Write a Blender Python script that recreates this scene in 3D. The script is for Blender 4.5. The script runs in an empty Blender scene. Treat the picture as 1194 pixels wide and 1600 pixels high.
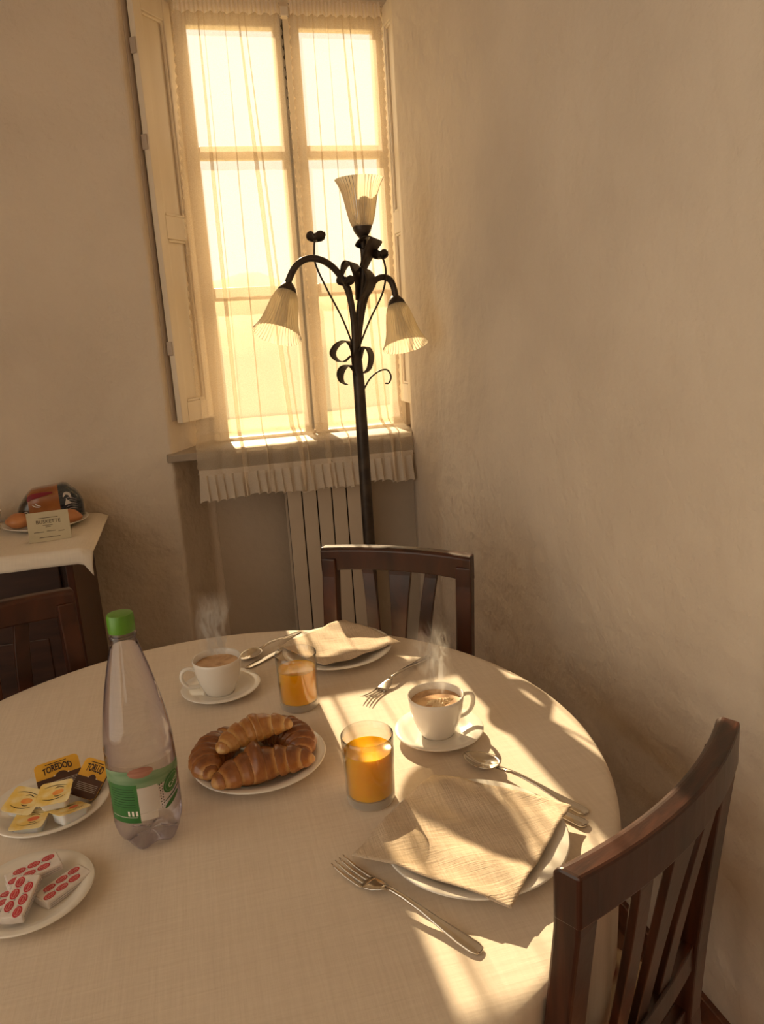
import bpy, bmesh, math, random
from math import sin, cos, pi, radians, sqrt, exp, atan2
from mathutils import Vector, Matrix

random.seed(7)
SC = bpy.context.scene
COL = SC.collection

# ------------------------------------------------------------------ camera
CAM_H = 1.50
PITCH, ROLL, YAW, FPX = radians(13.5), radians(3.5), radians(13.4), 1200.0
fwd = Vector((sin(YAW) * cos(PITCH), cos(YAW) * cos(PITCH), -sin(PITCH)))
rgt0 = Vector((cos(YAW), -sin(YAW), 0))
up0 = rgt0.cross(fwd)
rgt = rgt0 * cos(ROLL) - up0 * sin(ROLL)
upv = rgt.cross(fwd)
CAM = Vector((0, 0, CAM_H))
cd = bpy.data.cameras.new('camera')
cd.sensor_fit = 'VERTICAL'
cd.sensor_height = 36.0
cd.lens = FPX / 1600 * 36.0
cd.clip_start = 0.02
cam = bpy.data.objects.new('camera', cd)
COL.objects.link(cam)
m = Matrix((rgt, upv, -fwd)).transposed().to_4x4()
m.translation = CAM
cam.matrix_world = m
SC.camera = cam


def at(px, py, Y):
    """world point at depth plane y=Y seen at photo pixel (px, py)"""
    d = rgt * ((px - 597) / FPX) + upv * ((800 - py) / FPX) + fwd
    return CAM + d * (Y / d.y)


# ------------------------------------------------------------------ world, sun, exposure
W = bpy.data.worlds.new('world')
SC.world = W
W.use_nodes = True
bg = W.node_tree.nodes['Background']
bg.inputs[0].default_value = (1.0, 0.885, 0.71, 1)
bg.inputs[1].default_value = 1.0

SUN_EL, SUN_AZ = radians(29), 0.03
sd = bpy.data.lights.new('sun', 'SUN')
sd.energy = 11.5
sd.color = (1.0, 0.78, 0.50)
sd.angle = radians(0.45)
sun = bpy.data.objects.new('sun', sd)
COL.objects.link(sun)
sun_dir = Vector((SUN_AZ * cos(SUN_EL), -cos(SUN_EL), -sin(SUN_EL)))
sun.rotation_euler = sun_dir.to_track_quat('-Z', 'Y').to_euler()
sun.location = (0.3, 6, 5)

SC.view_settings.view_transform = 'Standard'
SC.view_settings.look = 'None'
SC.view_settings.exposure = 0.80
SC.view_settings.gamma = 1.0
SC.view_settings.use_curve_mapping = False
cy = SC.cycles
cy.use_denoising = True
cy.max_bounces = 10
cy.diffuse_bounces = 6
cy.glossy_bounces = 5
cy.transmission_bounces = 8
cy.transparent_max_bounces = 24
cy.volume_bounces = 1
cy.sample_clamp_indirect = 8.0
cy.caustics_reflective = True
cy.caustics_refractive = True


# ------------------------------------------------------------------ materials
def nodes(name):
    mt = bpy.data.materials.new(name)
    mt.use_nodes = True
    nt = mt.node_tree
    return mt, nt, nt.nodes, nt.links, nt.nodes['Principled BSDF']


def noise_mat(name, c1, c2, scale=8, rough=0.6, bump=0.0, bscale=None, detail=4, metallic=0, stretch=None, spec=0.5,
              sss=0.0, sss_r=(1, .4, .2), coat=0.0, lo=0.35, hi=0.65, distort=0.0, bdist=0.005):
    mt, nt, N, L, P = nodes(name)
    tc = N.new('ShaderNodeTexCoord')
    src = tc.outputs['Object']
    if stretch:
        mp = N.new('ShaderNodeMapping')
        mp.inputs['Scale'].default_value = stretch
        L.new(src, mp.inputs[0])
        src = mp.outputs[0]
    nz = N.new('ShaderNodeTexNoise')
    nz.inputs['Scale'].default_value = scale
    nz.inputs['Detail'].default_value = detail
    nz.inputs['Distortion'].default_value = distort
    L.new(src, nz.inputs['Vector'])
    cr = N.new('ShaderNodeValToRGB')
    cr.color_ramp.elements[0].position = lo
    cr.color_ramp.elements[1].position = hi
    cr.color_ramp.elements[0].color = (*c1, 1)
    cr.color_ramp.elements[1].color = (*c2, 1)
    L.new(nz.outputs[0], cr.inputs[0])
    L.new(cr.outputs[0], P.inputs['Base Color'])
    P.inputs['Roughness'].default_value = rough
    P.inputs['Metallic'].default_value = metallic
    P.inputs['Specular IOR Level'].default_value = spec
    if sss:
        P.inputs['Subsurface Weight'].default_value = sss
        P.inputs['Subsurface Radius'].default_value = sss_r
        P.inputs['Subsurface Scale'].default_value = 0.02
    if coat:
        P.inputs['Coat Weight'].default_value = coat
        P.inputs['Coat Roughness'].default_value = 0.12
    if bump:
        nb = N.new('ShaderNodeTexNoise')
        nb.inputs['Scale'].default_value = bscale or scale * 4
        nb.inputs['Detail'].default_value = 5
        L.new(src, nb.inputs['Vector'])
        bp = N.new('ShaderNodeBump')
        bp.inputs['Strength'].default_value = bump
        bp.inputs['Distance'].default_value = bdist
        L.new(nb.outputs[0], bp.inputs['Height'])
        L.new(bp.outputs[0], P.inputs['Normal'])
    return mt


def plain(name, c, rough=0.5, metallic=0, spec=0.5, var=0.06):
    d = [max(0, x * (1 - var)) for x in c]
    return noise_mat(name, d, c, 12, rough, metallic=metallic, spec=spec)


def woven(name, c1, c2, freq, bump=0.3, rough=0.85, big=3.0, transl=0.0):
    """linen: two crossed stretched noises for threads, a broad noise for tone"""
    mt, nt, N, L, P = nodes(name)
    tc = N.new('ShaderNodeTexCoord')
    outs = []
    for sc in ((freq, freq * .06, freq * .06), (freq * .06, freq, freq * .06)):
        mp = N.new('ShaderNodeMapping')
        mp.inputs['Scale'].default_value = sc
        L.new(tc.outputs['Object'], mp.inputs[0])
        nz = N.new('ShaderNodeTexNoise')
        nz.inputs['Scale'].default_value = 1.0
        nz.inputs['Detail'].default_value = 3
        L.new(mp.outputs[0], nz.inputs['Vector'])
        outs.append(nz.outputs[0])
    ad = N.new('ShaderNodeMath')
    ad.operation = 'ADD'
    L.new(outs[0], ad.inputs[0])
    L.new(outs[1], ad.inputs[1])
    nb = N.new('ShaderNodeTexNoise')
    nb.inputs['Scale'].default_value = big
    nb.inputs['Detail'].default_value = 3
    L.new(tc.outputs['Object'], nb.inputs['Vector'])
    a2 = N.new('ShaderNodeMath')
    a2.operation = 'ADD'
    L.new(ad.outputs[0], a2.inputs[0])
    L.new(nb.outputs[0], a2.inputs[1])
    mr = N.new('ShaderNodeMapRange')
    mr.inputs['From Min'].default_value = 1.1
    mr.inputs['From Max'].default_value = 1.9
    L.new(a2.outputs[0], mr.inputs[0])
    cr = N.new('ShaderNodeValToRGB')
    cr.color_ramp.elements[0].color = (*c1, 1)
    cr.color_ramp.elements[1].color = (*c2, 1)
    L.new(mr.outputs[0], cr.inputs[0])
    L.new(cr.outputs[0], P.inputs['Base Color'])
    P.inputs['Roughness'].default_value = rough
    P.inputs['Specular IOR Level'].default_value = 0.25
    bp = N.new('ShaderNodeBump')
    bp.inputs['Strength'].default_value = bump
    bp.inputs['Distance'].default_value = 0.002
    L.new(ad.outputs[0], bp.inputs['Height'])
    L.new(bp.outputs[0], P.inputs['Normal'])
    return mt


def thin_glass(name, tint=(1, 1, 1), refl=1.0, rough=0.0, edge=None, eb=.35, body=0):
    mt, nt, N, L, P = nodes(name)
    N.remove(P)
    out = N['Material Output']
    tr = N.new('ShaderNodeBsdfTransparent')
    tr.inputs[0].default_value = (*tint, 1)
    if edge:
        lw = N.new('ShaderNodeLayerWeight')
        lw.inputs['Blend'].default_value = eb
        mc = N.new('ShaderNodeMixRGB')
        mc.inputs[1].default_value = (*tint, 1)
        mc.inputs[2].default_value = (*edge, 1)
        L.new(lw.outputs['Facing'], mc.inputs[0])
        L.new(mc.outputs[0], tr.inputs[0])
    gl = N.new('ShaderNodeBsdfGlossy')
    gl.inputs['Roughness'].default_value = rough
    fw = N.new('ShaderNodeLayerWeight')
    fw.inputs['Blend'].default_value = 0.5
    pw = N.new('ShaderNodeMath')
    pw.operation = 'POWER'
    pw.inputs[1].default_value = 4.0
    L.new(fw.outputs['Facing'], pw.inputs[0])
    mu = N.new('ShaderNodeMath')
    mu.operation = 'MULTIPLY_ADD'
    mu.inputs[1].default_value = refl * .85
    mu.inputs[2].default_value = refl * .04
    L.new(pw.outputs[0], mu.inputs[0])
    mx = N.new('ShaderNodeMixShader')
    L.new(mu.outputs[0], mx.inputs[0])
    L.new(tr.outputs[0], mx.inputs[1])
    L.new(gl.outputs[0], mx.inputs[2])
    res = mx.outputs[0]
    if body:      # thick glass: pale colour stands in for light that refraction would bring in
        df = N.new('ShaderNodeBsdfTranslucent')
        df.inputs[0].default_value = (.9, .87, .80, 1)
        m2 = N.new('ShaderNodeMixShader')
        m2.inputs[0].default_value = body
        L.new(res, m2.inputs[1])
        L.new(df.outputs[0], m2.inputs[2])
        d2 = N.new('ShaderNodeBsdfDiffuse')
        d2.inputs[0].default_value = (.9, .87, .80, 1)
        m3 = N.new('ShaderNodeMixShader')
        L.new(df.outputs[0], m3.inputs[1])
        L.new(d2.outputs[0], m3.inputs[2])
        L.new(m3.outputs[0], m2.inputs[2])
        res = m2.outputs[0]
    L.new(res, out.inputs['Surface'])
    return mt


def sheer(name, c, transp=0.4, transl=0.65):
    mt, nt, N, L, P = nodes(name)
    N.remove(P)
    out = N['Material Output']
    tc = N.new('ShaderNodeTexCoord')
    nz = N.new('ShaderNodeTexNoise')
    nz.inputs['Scale'].default_value = 350
    L.new(tc.outputs['Object'], nz.inputs['Vector'])
    mr = N.new('ShaderNodeMapRange')
    mr.inputs['From Min'].default_value = .3
    mr.inputs['From Max'].default_value = .7
    mr.inputs['To Min'].default_value = 1 - transp - .05
    mr.inputs['To Max'].default_value = 1 - transp + .05
    L.new(nz.outputs[0], mr.inputs[0])
    tr = N.new('ShaderNodeBsdfTransparent')
    tr.inputs[0].default_value = (1, .97, .92, 1)
    tl = N.new('ShaderNodeBsdfTranslucent')
    tl.inputs[0].default_value = (*c, 1)
    df = N.new('ShaderNodeBsdfDiffuse')
    df.inputs[0].default_value = (*c, 1)
    m1 = N.new('ShaderNodeMixShader')
    m1.inputs[0].default_value = transl
    L.new(df.outputs[0], m1.inputs[1])
    L.new(tl.outputs[0], m1.inputs[2])
    m2 = N.new('ShaderNodeMixShader')
    L.new(mr.outputs[0], m2.inputs[0])
    L.new(tr.outputs[0], m2.inputs[1])
    L.new(m1.outputs[0], m2.inputs[2])
    L.new(m2.outputs[0], out.inputs['Surface'])
    return mt


def refr_glass(name, tint=(1, 1, 1), ior=1.45, rough=0.0):
    mt, nt, N, L, P = nodes(name)
    P.inputs['Base Color'].default_value = (*tint, 1)
    P.inputs['Roughness'].default_value = rough
    P.inputs['IOR'].default_value = ior
    P.inputs['Transmission Weight'].default_value = 1.0
    return mt


M = {}
M['plaster'] = noise_mat('plaster', (.65, .56, .46), (.73, .635, .525), 2.2, .9, bump=.75, bscale=14, detail=6, spec=.15, bdist=.02)
M['plaster_shaded'] = noise_mat('plaster_niche', (.50, .42, .33), (.57, .48, .38), 3, .9, bump=.3, bscale=14, spec=.15, bdist=.02)  # darker copy of the wall plaster, the recess's shade is in its colour
M['ceiling'] = noise_mat('ceiling_paint', (.68, .58, .45), (.74, .64, .50), 3, .9, bump=.1, spec=.1)
M['floor'] = noise_mat('terracotta', (.20, .09, .05), (.32, .16, .09), 5, .5, bump=.1)
M['skirting'] = noise_mat('skirting_wood', (.10, .035, .018), (.17, .06, .03), 6, .4, stretch=(1, 8, 8))
M['white_wood'] = noise_mat('painted_wood', (.74, .64, .50), (.80, .70, .56), 5, .45, bump=.06, bscale=30, stretch=(3, 3, .5))
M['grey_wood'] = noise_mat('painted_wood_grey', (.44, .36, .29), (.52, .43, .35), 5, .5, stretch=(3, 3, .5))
M['stone'] = noise_mat('sill_stone', (.30, .245, .19), (.38, .31, .24), 14, .6, bump=.1)
M['pane'] = thin_glass('window_glass', (.97, .98, .97), .7)
M['sheer'] = sheer('sheer_curtain', (.80, .70, .56), .56, .26)
M['ruffle'] = sheer('ruffle_voile', (.95, .87, .76), .10, .5)
M['radiator'] = noise_mat('radiator_enamel', (.60, .50, .39), (.66, .56, .44), 4, .45)
M['gap_shade'] = plain('gap_shade', (.03, .022, .016), .8)  # near-black colour standing in for the shade inside narrow gaps
M['wood'] = noise_mat('mahogany', (.026, .008, .004), (.074, .022, .010), 3.5, .33, bump=.05, bscale=40, stretch=(3, 14, 1.2), detail=8, distort=.6, coat=.08, spec=.4)
M['dark_wood'] = noise_mat('cabinet_wood', (.022, .008, .005), (.05, .018, .010), 3, .4, stretch=(2, 2, 12), detail=6)
M['iron'] = noise_mat('wrought_iron', (.035, .026, .020), (.07, .05, .036), 30, .45, bump=.15, metallic=.4)
M['cloth'] = woven('tablecloth_linen', (.67, .575, .475), (.74, .645, .54), 190, .22, .9, 4)
M['white_cloth'] = woven('sideboard_linen', (.72, .65, .56), (.80, .73, .63), 300, .2)
M['napkin'] = woven('napkin_linen', (.49, .385, .275), (.68, .555, .425), 420, .6, .9, 12)
M['china'] = plain('white_china', (.80, .76, .70), .12, var=.02)
M['coffee'] = noise_mat('coffee_crema', (.34, .165, .07), (.66, .42, .22), 26, .30, detail=6, lo=.3, hi=.62, distort=.8)
M['foam'] = noise_mat('milk_foam', (.62, .42, .22), (.80, .62, .40), 90, .6, bump=.8, bscale=160, bdist=.004)
M['juice'] = noise_mat('orange_juice', (.94, .44, .006), (1.0, .52, .012), 20, .12, sss=.35, sss_r=(1.0, .45, .02))
M['glass'] = thin_glass('tumbler_glass', (.99, .985, .97), 2.0, edge=(.93, .91, .87))
M['glass_base'] = None
M['bottle'] = thin_glass('bottle_plastic', (.985, .985, .99), 1.3, edge=(.55, .50, .74), eb=.28)
M['water'] = refr_glass('mineral_water', (.985, .99, 1.0), 1.06)
M['cap'] = noise_mat('cap_plastic', (.085, .24, .018), (.115, .30, .025), 20, .35)
M['label_green'] = noise_mat('label_green', (.020, .12, .022), (.045, .18, .045), 20, .4)
M['label_pale'] = noise_mat('label_pale_green', (.13, .24, .12), (.22, .32, .19), 18, .45, stretch=(1, 1, 6))
M['label_white'] = noise_mat('label_film', (.55, .50, .46), (.62, .57, .52), 10, .4)
M['label_red'] = noise_mat('label_medallion', (.26, .10, .07), (.42, .20, .14), 60, .4, stretch=(.2, .2, 3))
M['print_dark'] = plain('dark_print', (.035, .018, .012), .6)
M['print_green'] = plain('green_print', (.012, .07, .016), .5)
M['print_white'] = plain('white_print', (.82, .78, .70), .5)
M['steel'] = noise_mat('cutlery_steel', (.62, .57, .50), (.72, .67, .60), 20, .16, metallic=1.0)
M['shade'] = None
M['tub_white'] = noise_mat('jam_tub_plastic', (.70, .70, .72), (.76, .76, .77), 10, .35, sss=.3)
M['foil_yellow'] = noise_mat('jam_lid_foil', (.80, .56, .14), (.86, .74, .42), 34, .35, bump=.3, bscale=70, lo=.4, hi=.6, bdist=.003)
M['fruit'] = noise_mat('fruit_print', (.80, .26, .06), (.86, .40, .10), 60, .4)
M['fruit_red'] = noise_mat('berry_print', (.72, .10, .05), (.82, .24, .10), 60, .4)
M['gold'] = noise_mat('spread_lid_gold', (.62, .31, .025), (.72, .39, .04), 30, .35)
M['choc'] = noise_mat('spread_lid_brown', (.045, .016, .010), (.085, .030, .016), 30, .35)
M['foil_white'] = noise_mat('butter_wrapper', (.66, .60, .57), (.74, .68, .64), 60, .4, bump=.25, bscale=90, bdist=.003)
M['butter_red'] = noise_mat('butter_red_print', (.46, .018, .035), (.58, .03, .05), 60, .4)
M['butter_pink'] = plain('butter_pink_print', (.82, .48, .44), .5)
M['butter_grey'] = plain('butter_grey_print', (.38, .36, .38), .5)
M['steam'] = None
M['seat'] = None
M['bun'] = noise_mat('brown_bun', (.42, .16, .06), (.58, .26, .11), 12, .35)
M['wrap_orange'] = noise_mat('wrapper_orange', (.26, .085, .022), (.36, .13, .035), 9, .22, coat=.6)
M['wrap_dark'] = noise_mat('wrapper_dark', (.04, .032, .024), (.08, .06, .045), 14, .25, coat=.6)
M['wrap_navy'] = noise_mat('wrapper_navy', (.012, .018, .026), (.035, .045, .055), 40, .25, coat=.6, stretch=(1, 1, 4))
M['wrap_red'] = plain('wrapper_red', (.22, .012, .025), .3)
M['card'] = noise_mat('card_paper', (.50, .44, .30), (.57, .50, .35), 10, .8)
M['hill'] = noise_mat('hazy_hill', (.62, .50, .30), (.75, .62, .40), .05, 1.0, spec=0)  # haze over the hillside is put into this pale tan
M['ground'] = noise_mat('hazy_ground', (.42, .36, .22), (.52, .45, .28), .1, 1.0, spec=0)


def shade_mat():
    mt, nt, N, L, P = nodes('ivory_lamp_glass')
    N.remove(P)
    out = N['Material Output']
    c = (.84, .73, .54, 1)
    tl = N.new('ShaderNodeBsdfTranslucent'); tl.inputs[0].default_value = c
    df = N.new('ShaderNodeBsdfDiffuse'); df.inputs[0].default_value = c
    gl = N.new('ShaderNodeBsdfGlossy'); gl.inputs['Roughness'].default_value = .25
    tp = N.new('ShaderNodeBsdfTransparent'); tp.inputs[0].default_value = (1, .86, .62, 1)
    a = N.new('ShaderNodeMixShader'); a.inputs[0].default_value = .62
    L.new(df.outputs[0], a.inputs[1]); L.new(tl.outputs[0], a.inputs[2])
    b = N.new('ShaderNodeMixShader'); b.inputs[0].default_value = .12
    L.new(a.outputs[0], b.inputs[1]); L.new(tp.outputs[0], b.inputs[2])
    fr = N.new('ShaderNodeFresnel'); fr.inputs[0].default_value = 1.3
    e = N.new('ShaderNodeMixShader')
    L.new(fr.outputs[0], e.inputs[0]); L.new(b.outputs[0], e.inputs[1]); L.new(gl.outputs[0], e.inputs[2])
    L.new(e.outputs[0], out.inputs['Surface'])
    return mt


M['shade'] = shade_mat()


M['glass_base'] = thin_glass('tumbler_base_glass', (.985, .98, .97), 4.0, edge=(.97, .95, .92), body=.5)


def seat_mat():
    mt, nt, N, L, P = nodes('floral_seat')
    tc = N.new('ShaderNodeTexCoord')
    vo = N.new('ShaderNodeTexVoronoi'); vo.inputs['Scale'].default_value = 14
    L.new(tc.outputs['Object'], vo.inputs['Vector'])
    cr = N.new('ShaderNodeValToRGB')
    e = cr.color_ramp.elements
    e[0].position = .10; e[0].color = (.45, .20, .05, 1)
    e[1].position = .50; e[1].color = (.50, .38, .24, 1)
    k = e.new(.30); k.color = (.20, .05, .03, 1)
    L.new(vo.outputs['Distance'], cr.inputs[0])
    L.new(cr.outputs[0], P.inputs['Base Color'])
    P.inputs['Roughness'].default_value = .8
    return mt


M['seat'] = seat_mat()


def croissant_mat(name, dark, mid, pale):
    mt, nt, N, L, P = nodes(name)
    at_ = N.new('ShaderNodeAttribute'); at_.attribute_name = 'bake'
    tc = N.new('ShaderNodeTexCoord')
    nz = N.new('ShaderNodeTexNoise'); nz.inputs['Scale'].default_value = 70; nz.inputs['Detail'].default_value = 5
    L.new(tc.outputs['Object'], nz.inputs['Vector'])
    ma = N.new('ShaderNodeMath'); ma.operation = 'MULTIPLY_ADD'; ma.inputs[1].default_value = .5; 
    L.new(nz.outputs[0], ma.inputs[0]); L.new(at_.outputs['Fac'], ma.inputs[2])
    mr = N.new('ShaderNodeMapRange'); mr.inputs['From Min'].default_value = .2; mr.inputs['From Max'].default_value = 1.25
    L.new(ma.outputs[0], mr.inputs[0])
    cr = N.new('ShaderNodeValToRGB')
    e = cr.color_ramp.elements
    e[0].position = 0; e[0].color = (*pale, 1)
    e[1].position = 1; e[1].color = (*dark, 1)
    k = e.new(.5); k.color = (*mid, 1)
    L.new(mr.outputs[0], cr.inputs[0])
    L.new(cr.outputs[0], P.inputs['Base Color'])
    P.inputs['Roughness'].default_value = .38
    P.inputs['Coat Weight'].default_value = .35
    P.inputs['Coat Roughness'].default_value = .2
    P.inputs['Subsurface Weight'].default_value = .12
    P.inputs['Subsurface Radius'].default_value = (1, .4, .15)
    P.inputs['Subsurface Scale'].default_value = .008
    bp = N.new('ShaderNodeBump'); bp.inputs['Strength'].default_value = .3; bp.inputs['Distance'].default_value = .002
    L.new(nz.outputs[0], bp.inputs['Height']); L.new(bp.outputs[0], P.inputs['Normal'])
    return mt


M['cro_dark'] = croissant_mat('croissant_brown', (.15, .042, .010), (.38, .145, .035), (.68, .40, .15))
M['cro_pale'] = croissant_mat('croissant_golden', (.30, .105, .022), (.56, .29, .085), (.74, .50, .22))


def steam_mat(name, seed, height, dens):
    """wispy volume: warped noise ridges, thinning towards the edge and the top"""
    mt, nt, N, L, P = nodes(name)
    N.remove(P)
    out = N['Material Output']
    tc = N.new('ShaderNodeTexCoord')
    mp = N.new('ShaderNodeMapping')
    mp.inputs['Location'].default_value = (seed, seed * .7, seed * 1.3)
    mp.inputs['Scale'].default_value = (1, 1, .42)
    L.new(tc.outputs['Object'], mp.inputs[0])
    wn = N.new('ShaderNodeTexNoise'); wn.inputs['Scale'].default_value = 20; wn.inputs['Detail'].default_value = 2
    L.new(mp.outputs[0], wn.inputs['Vector'])
    vs = N.new('ShaderNodeVectorMath'); vs.operation = 'SCALE'; vs.inputs['Scale'].default_value = .075
    L.new(wn.outputs['Color'], vs.inputs[0])
    va = N.new('ShaderNodeVectorMath'); va.operation = 'ADD'
    L.new(mp.outputs[0], va.inputs[0]); L.new(vs.outputs[0], va.inputs[1])
    nz = N.new('ShaderNodeTexNoise'); nz.inputs['Scale'].default_value = 46; nz.inputs['Detail'].default_value = 2
    L.new(va.outputs[0], nz.inputs['Vector'])
    # ridge = 1 - |n-.5|*k
    sb = N.new('ShaderNodeMath'); sb.operation = 'SUBTRACT'; sb.inputs[1].default_value = .5
    L.new(nz.outputs[0], sb.inputs[0])
    ab = N.new('ShaderNodeMath'); ab.operation = 'ABSOLUTE'; L.new(sb.outputs[0], ab.inputs[0])
    mr = N.new('ShaderNodeMapRange'); mr.inputs['From Min'].default_value = .07; mr.inputs['From Max'].default_value = 0.0
    mr.inputs['To Min'].default_value = 0; mr.inputs['To Max'].default_value = 1
    L.new(ab.outputs[0], mr.inputs[0])
    at_ = N.new('ShaderNodeSeparateXYZ'); L.new(tc.outputs['Generated'], at_.inputs[0])
    def win(sock, a, b, c, d):
        r1 = N.new('ShaderNodeMapRange'); r1.interpolation_type = 'SMOOTHSTEP'
        r1.inputs['From Min'].default_value = a; r1.inputs['From Max'].default_value = b
        r2 = N.new('ShaderNodeMapRange'); r2.interpolation_type = 'SMOOTHSTEP'
        r2.inputs['From Min'].default_value = d; r2.inputs['From Max'].default_value = c
        L.new(sock, r1.inputs[0]); L.new(sock, r2.inputs[0])
        mm = N.new('ShaderNodeMath'); mm.operation = 'MULTIPLY'
        L.new(r1.outputs[0], mm.inputs[0]); L.new(r2.outputs[0], mm.inputs[1])
        return mm.outputs[0]
    w = None
    for i, (a, b, c, d) in enumerate(((.05, .45, .55, .95), (.05, .45, .55, .95), (0, .08, .55, 1))):
        s = win(at_.outputs[i], a, b, c, d)
        if w is None:
            w = s
        else:
            mm = N.new('ShaderNodeMath'); mm.operation = 'MULTIPLY'
            L.new(w, mm.inputs[0]); L.new(s, mm.inputs[1]); w = mm.outputs[0]
    m1 = N.new('ShaderNodeMath'); m1.operation = 'MULTIPLY'
    L.new(mr.outputs[0], m1.inputs[0]); L.new(w, m1.inputs[1])
    m2 = N.new('ShaderNodeMath'); m2.operation = 'MULTIPLY'; m2.inputs[1].default_value = dens
    L.new(m1.outputs[0], m2.inputs[0])
    vv = N.new('ShaderNodeVolumeScatter')
    vv.inputs['Color'].default_value = (.96, .95, .94, 1)
    vv.inputs['Anisotropy'].default_value = .3
    L.new(m2.outputs[0], vv.inputs['Density'])
    L.new(vv.outputs[0], out.inputs['Volume'])
    return mt


# ------------------------------------------------------------------ mesh helpers
class MB:
    def __init__(self):
        self.v, self.f = [], []

    def add(self, vs, fs):
        o = len(self.v)
        self.v += [tuple(p) for p in vs]
        self.f += [tuple(i + o for i in f) for f in fs]
        return self

    def box(self, x0, x1, y0, y1, z0, z1):
        vs = [(x, y, z) for x in (x0, x1) for y in (y0, y1) for z in (z0, z1)]
        return self.add(vs, [(0, 1, 3, 2), (4, 6, 7, 5), (0, 4, 5, 1), (2, 3, 7, 6), (0, 2, 6, 4), (1, 5, 7, 3)])

    def prism(self, pts, z0, z1):
        n = len(pts)
        vs = [(x, y, z0) for x, y in pts] + [(x, y, z1) for x, y in pts]
        fs = [tuple(range(n - 1, -1, -1)), tuple(range(n, 2 * n))]
        fs += [(i, (i + 1) % n, n + (i + 1) % n, n + i) for i in range(n)]
        return self.add(vs, fs)

    def loft(self, rings, cap=True, closed=True):
        n = len(rings[0])
        vs = [p for r in rings for p in r]
        fs = []
        for i in range(len(rings) - 1):
            for j in range(n if closed else n - 1):
                k = (j + 1) % n
                fs.append((i * n + j, i * n + k, (i + 1) * n + k, (i + 1) * n + j))
        if cap and closed:
            fs.append(tuple(range(n - 1, -1, -1)))
            fs.append(tuple((len(rings) - 1) * n + j for j in range(n)))
        return self.add(vs, fs)

    def lathe(self, prof, n=48, ripple=0, amp=0.0, caps=True):
        rings = []
        for r, z in prof:
            rings.append([((r * (1 + (amp * cos(ripple * 2 * pi * j / n) if ripple else 0))) * cos(2 * pi * j / n),
                           (r * (1 + (amp * cos(ripple * 2 * pi * j / n) if ripple else 0))) * sin(2 * pi * j / n), z) for j in range(n)])
        return self.loft(rings, cap=caps)

    def tube(self, pts, rad, n=10):
        pts = [Vector(p) for p in pts]
        if not isinstance(rad, (list, tuple)):
            rad = [rad] * len(pts)
        rings = []
        t0 = (pts[1] - pts[0]).normalized()
        a = Vector((0, 0, 1)) if abs(t0.z) < .9 else Vector((1, 0, 0))
        nn = t0.cross(a).normalized()
        for i, p in enumerate(pts):
            t = (pts[min(i + 1, len(pts) - 1)] - pts[max(i - 1, 0)]).normalized()
            nn = (nn - t * nn.dot(t)).normalized()
            b = t.cross(nn)
            rings.append([p + (nn * cos(2 * pi * j / n) + b * sin(2 * pi * j / n)) * rad[i] for j in range(n)])
        return self.loft(rings)

    def grid(self, fn, nu, nv):
        vs = [fn(i / nu, j / nv) for j in range(nv + 1) for i in range(nu + 1)]
        w = nu + 1
        return self.add(vs, [(j * w + i, j * w + i + 1, (j + 1) * w + i + 1, (j + 1) * w + i) for j in range(nv) for i in range(nu)])

    def build(self, name, mat, parent=None, smooth=False, bevel=0, seg=2, solid=0, sub=0, auto=None):
        me = bpy.data.meshes.new(name)
        me.from_pydata(self.v, [], self.f)
        bm = bmesh.new()
        bm.from_mesh(me)
        bmesh.ops.recalc_face_normals(bm, faces=bm.faces)
        bm.to_mesh(me)
        bm.free()
        me.update()
        o = bpy.data.objects.new(name, me)
        COL.objects.link(o)
        me.materials.append(M[mat] if isinstance(mat, str) else mat)
        if parent:
            o.parent = parent
        if solid:
            md = o.modifiers.new('solid', 'SOLIDIFY')
            md.thickness = solid
            md.offset = 0
        if bevel:
            md = o.modifiers.new('bevel', 'BEVEL')
            md.width = bevel
            md.segments = seg
            md.limit_method = 'ANGLE'
            md.angle_limit = radians(35)
            md.harden_normals = False
        if sub:
            md = o.modifiers.new('sub', 'SUBSURF')
            md.levels = md.render_levels = sub
        if smooth or auto:
            me.shade_smooth()
            if auto:
                try:
                    me.set_sharp_from_angle(angle=radians(auto))
                except Exception:
                    pass
        return o


def tag(o, label=None, cat=None, group=None, kind=None):
    if label: o['label'] = label
    if cat: o['category'] = cat
    if group: o['group'] = group
    if kind: o['kind'] = kind
    return o


def thing(name, loc, rz=0, label=None, cat=None, group=None, kind=None):
    o = bpy.data.objects.new(name, None)
    o.empty_display_size = .05
    COL.objects.link(o)
    o.location = loc
    o.rotation_euler = (0, 0, rz)
    return tag(o, label, cat, group, kind)


def smoothpath(pts, n=8):
    """Catmull-Rom through the points"""
    P = [Vector(p) for p in pts]
    P = [P[0] * 2 - P[1]] + P + [P[-1] * 2 - P[-2]]
    out = []
    for i in range(1, len(P) - 2):
        for k in range(n):
            t = k / n
            a, b, c, d = P[i - 1], P[i], P[i + 1], P[i + 2]
            out.append(.5 * ((2 * b) + (c - a) * t + (2 * a - 5 * b + 4 * c - d) * t * t + (3 * b - a - 3 * c + d) * t ** 3))
    out.append(P[-2])
    return out


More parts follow.
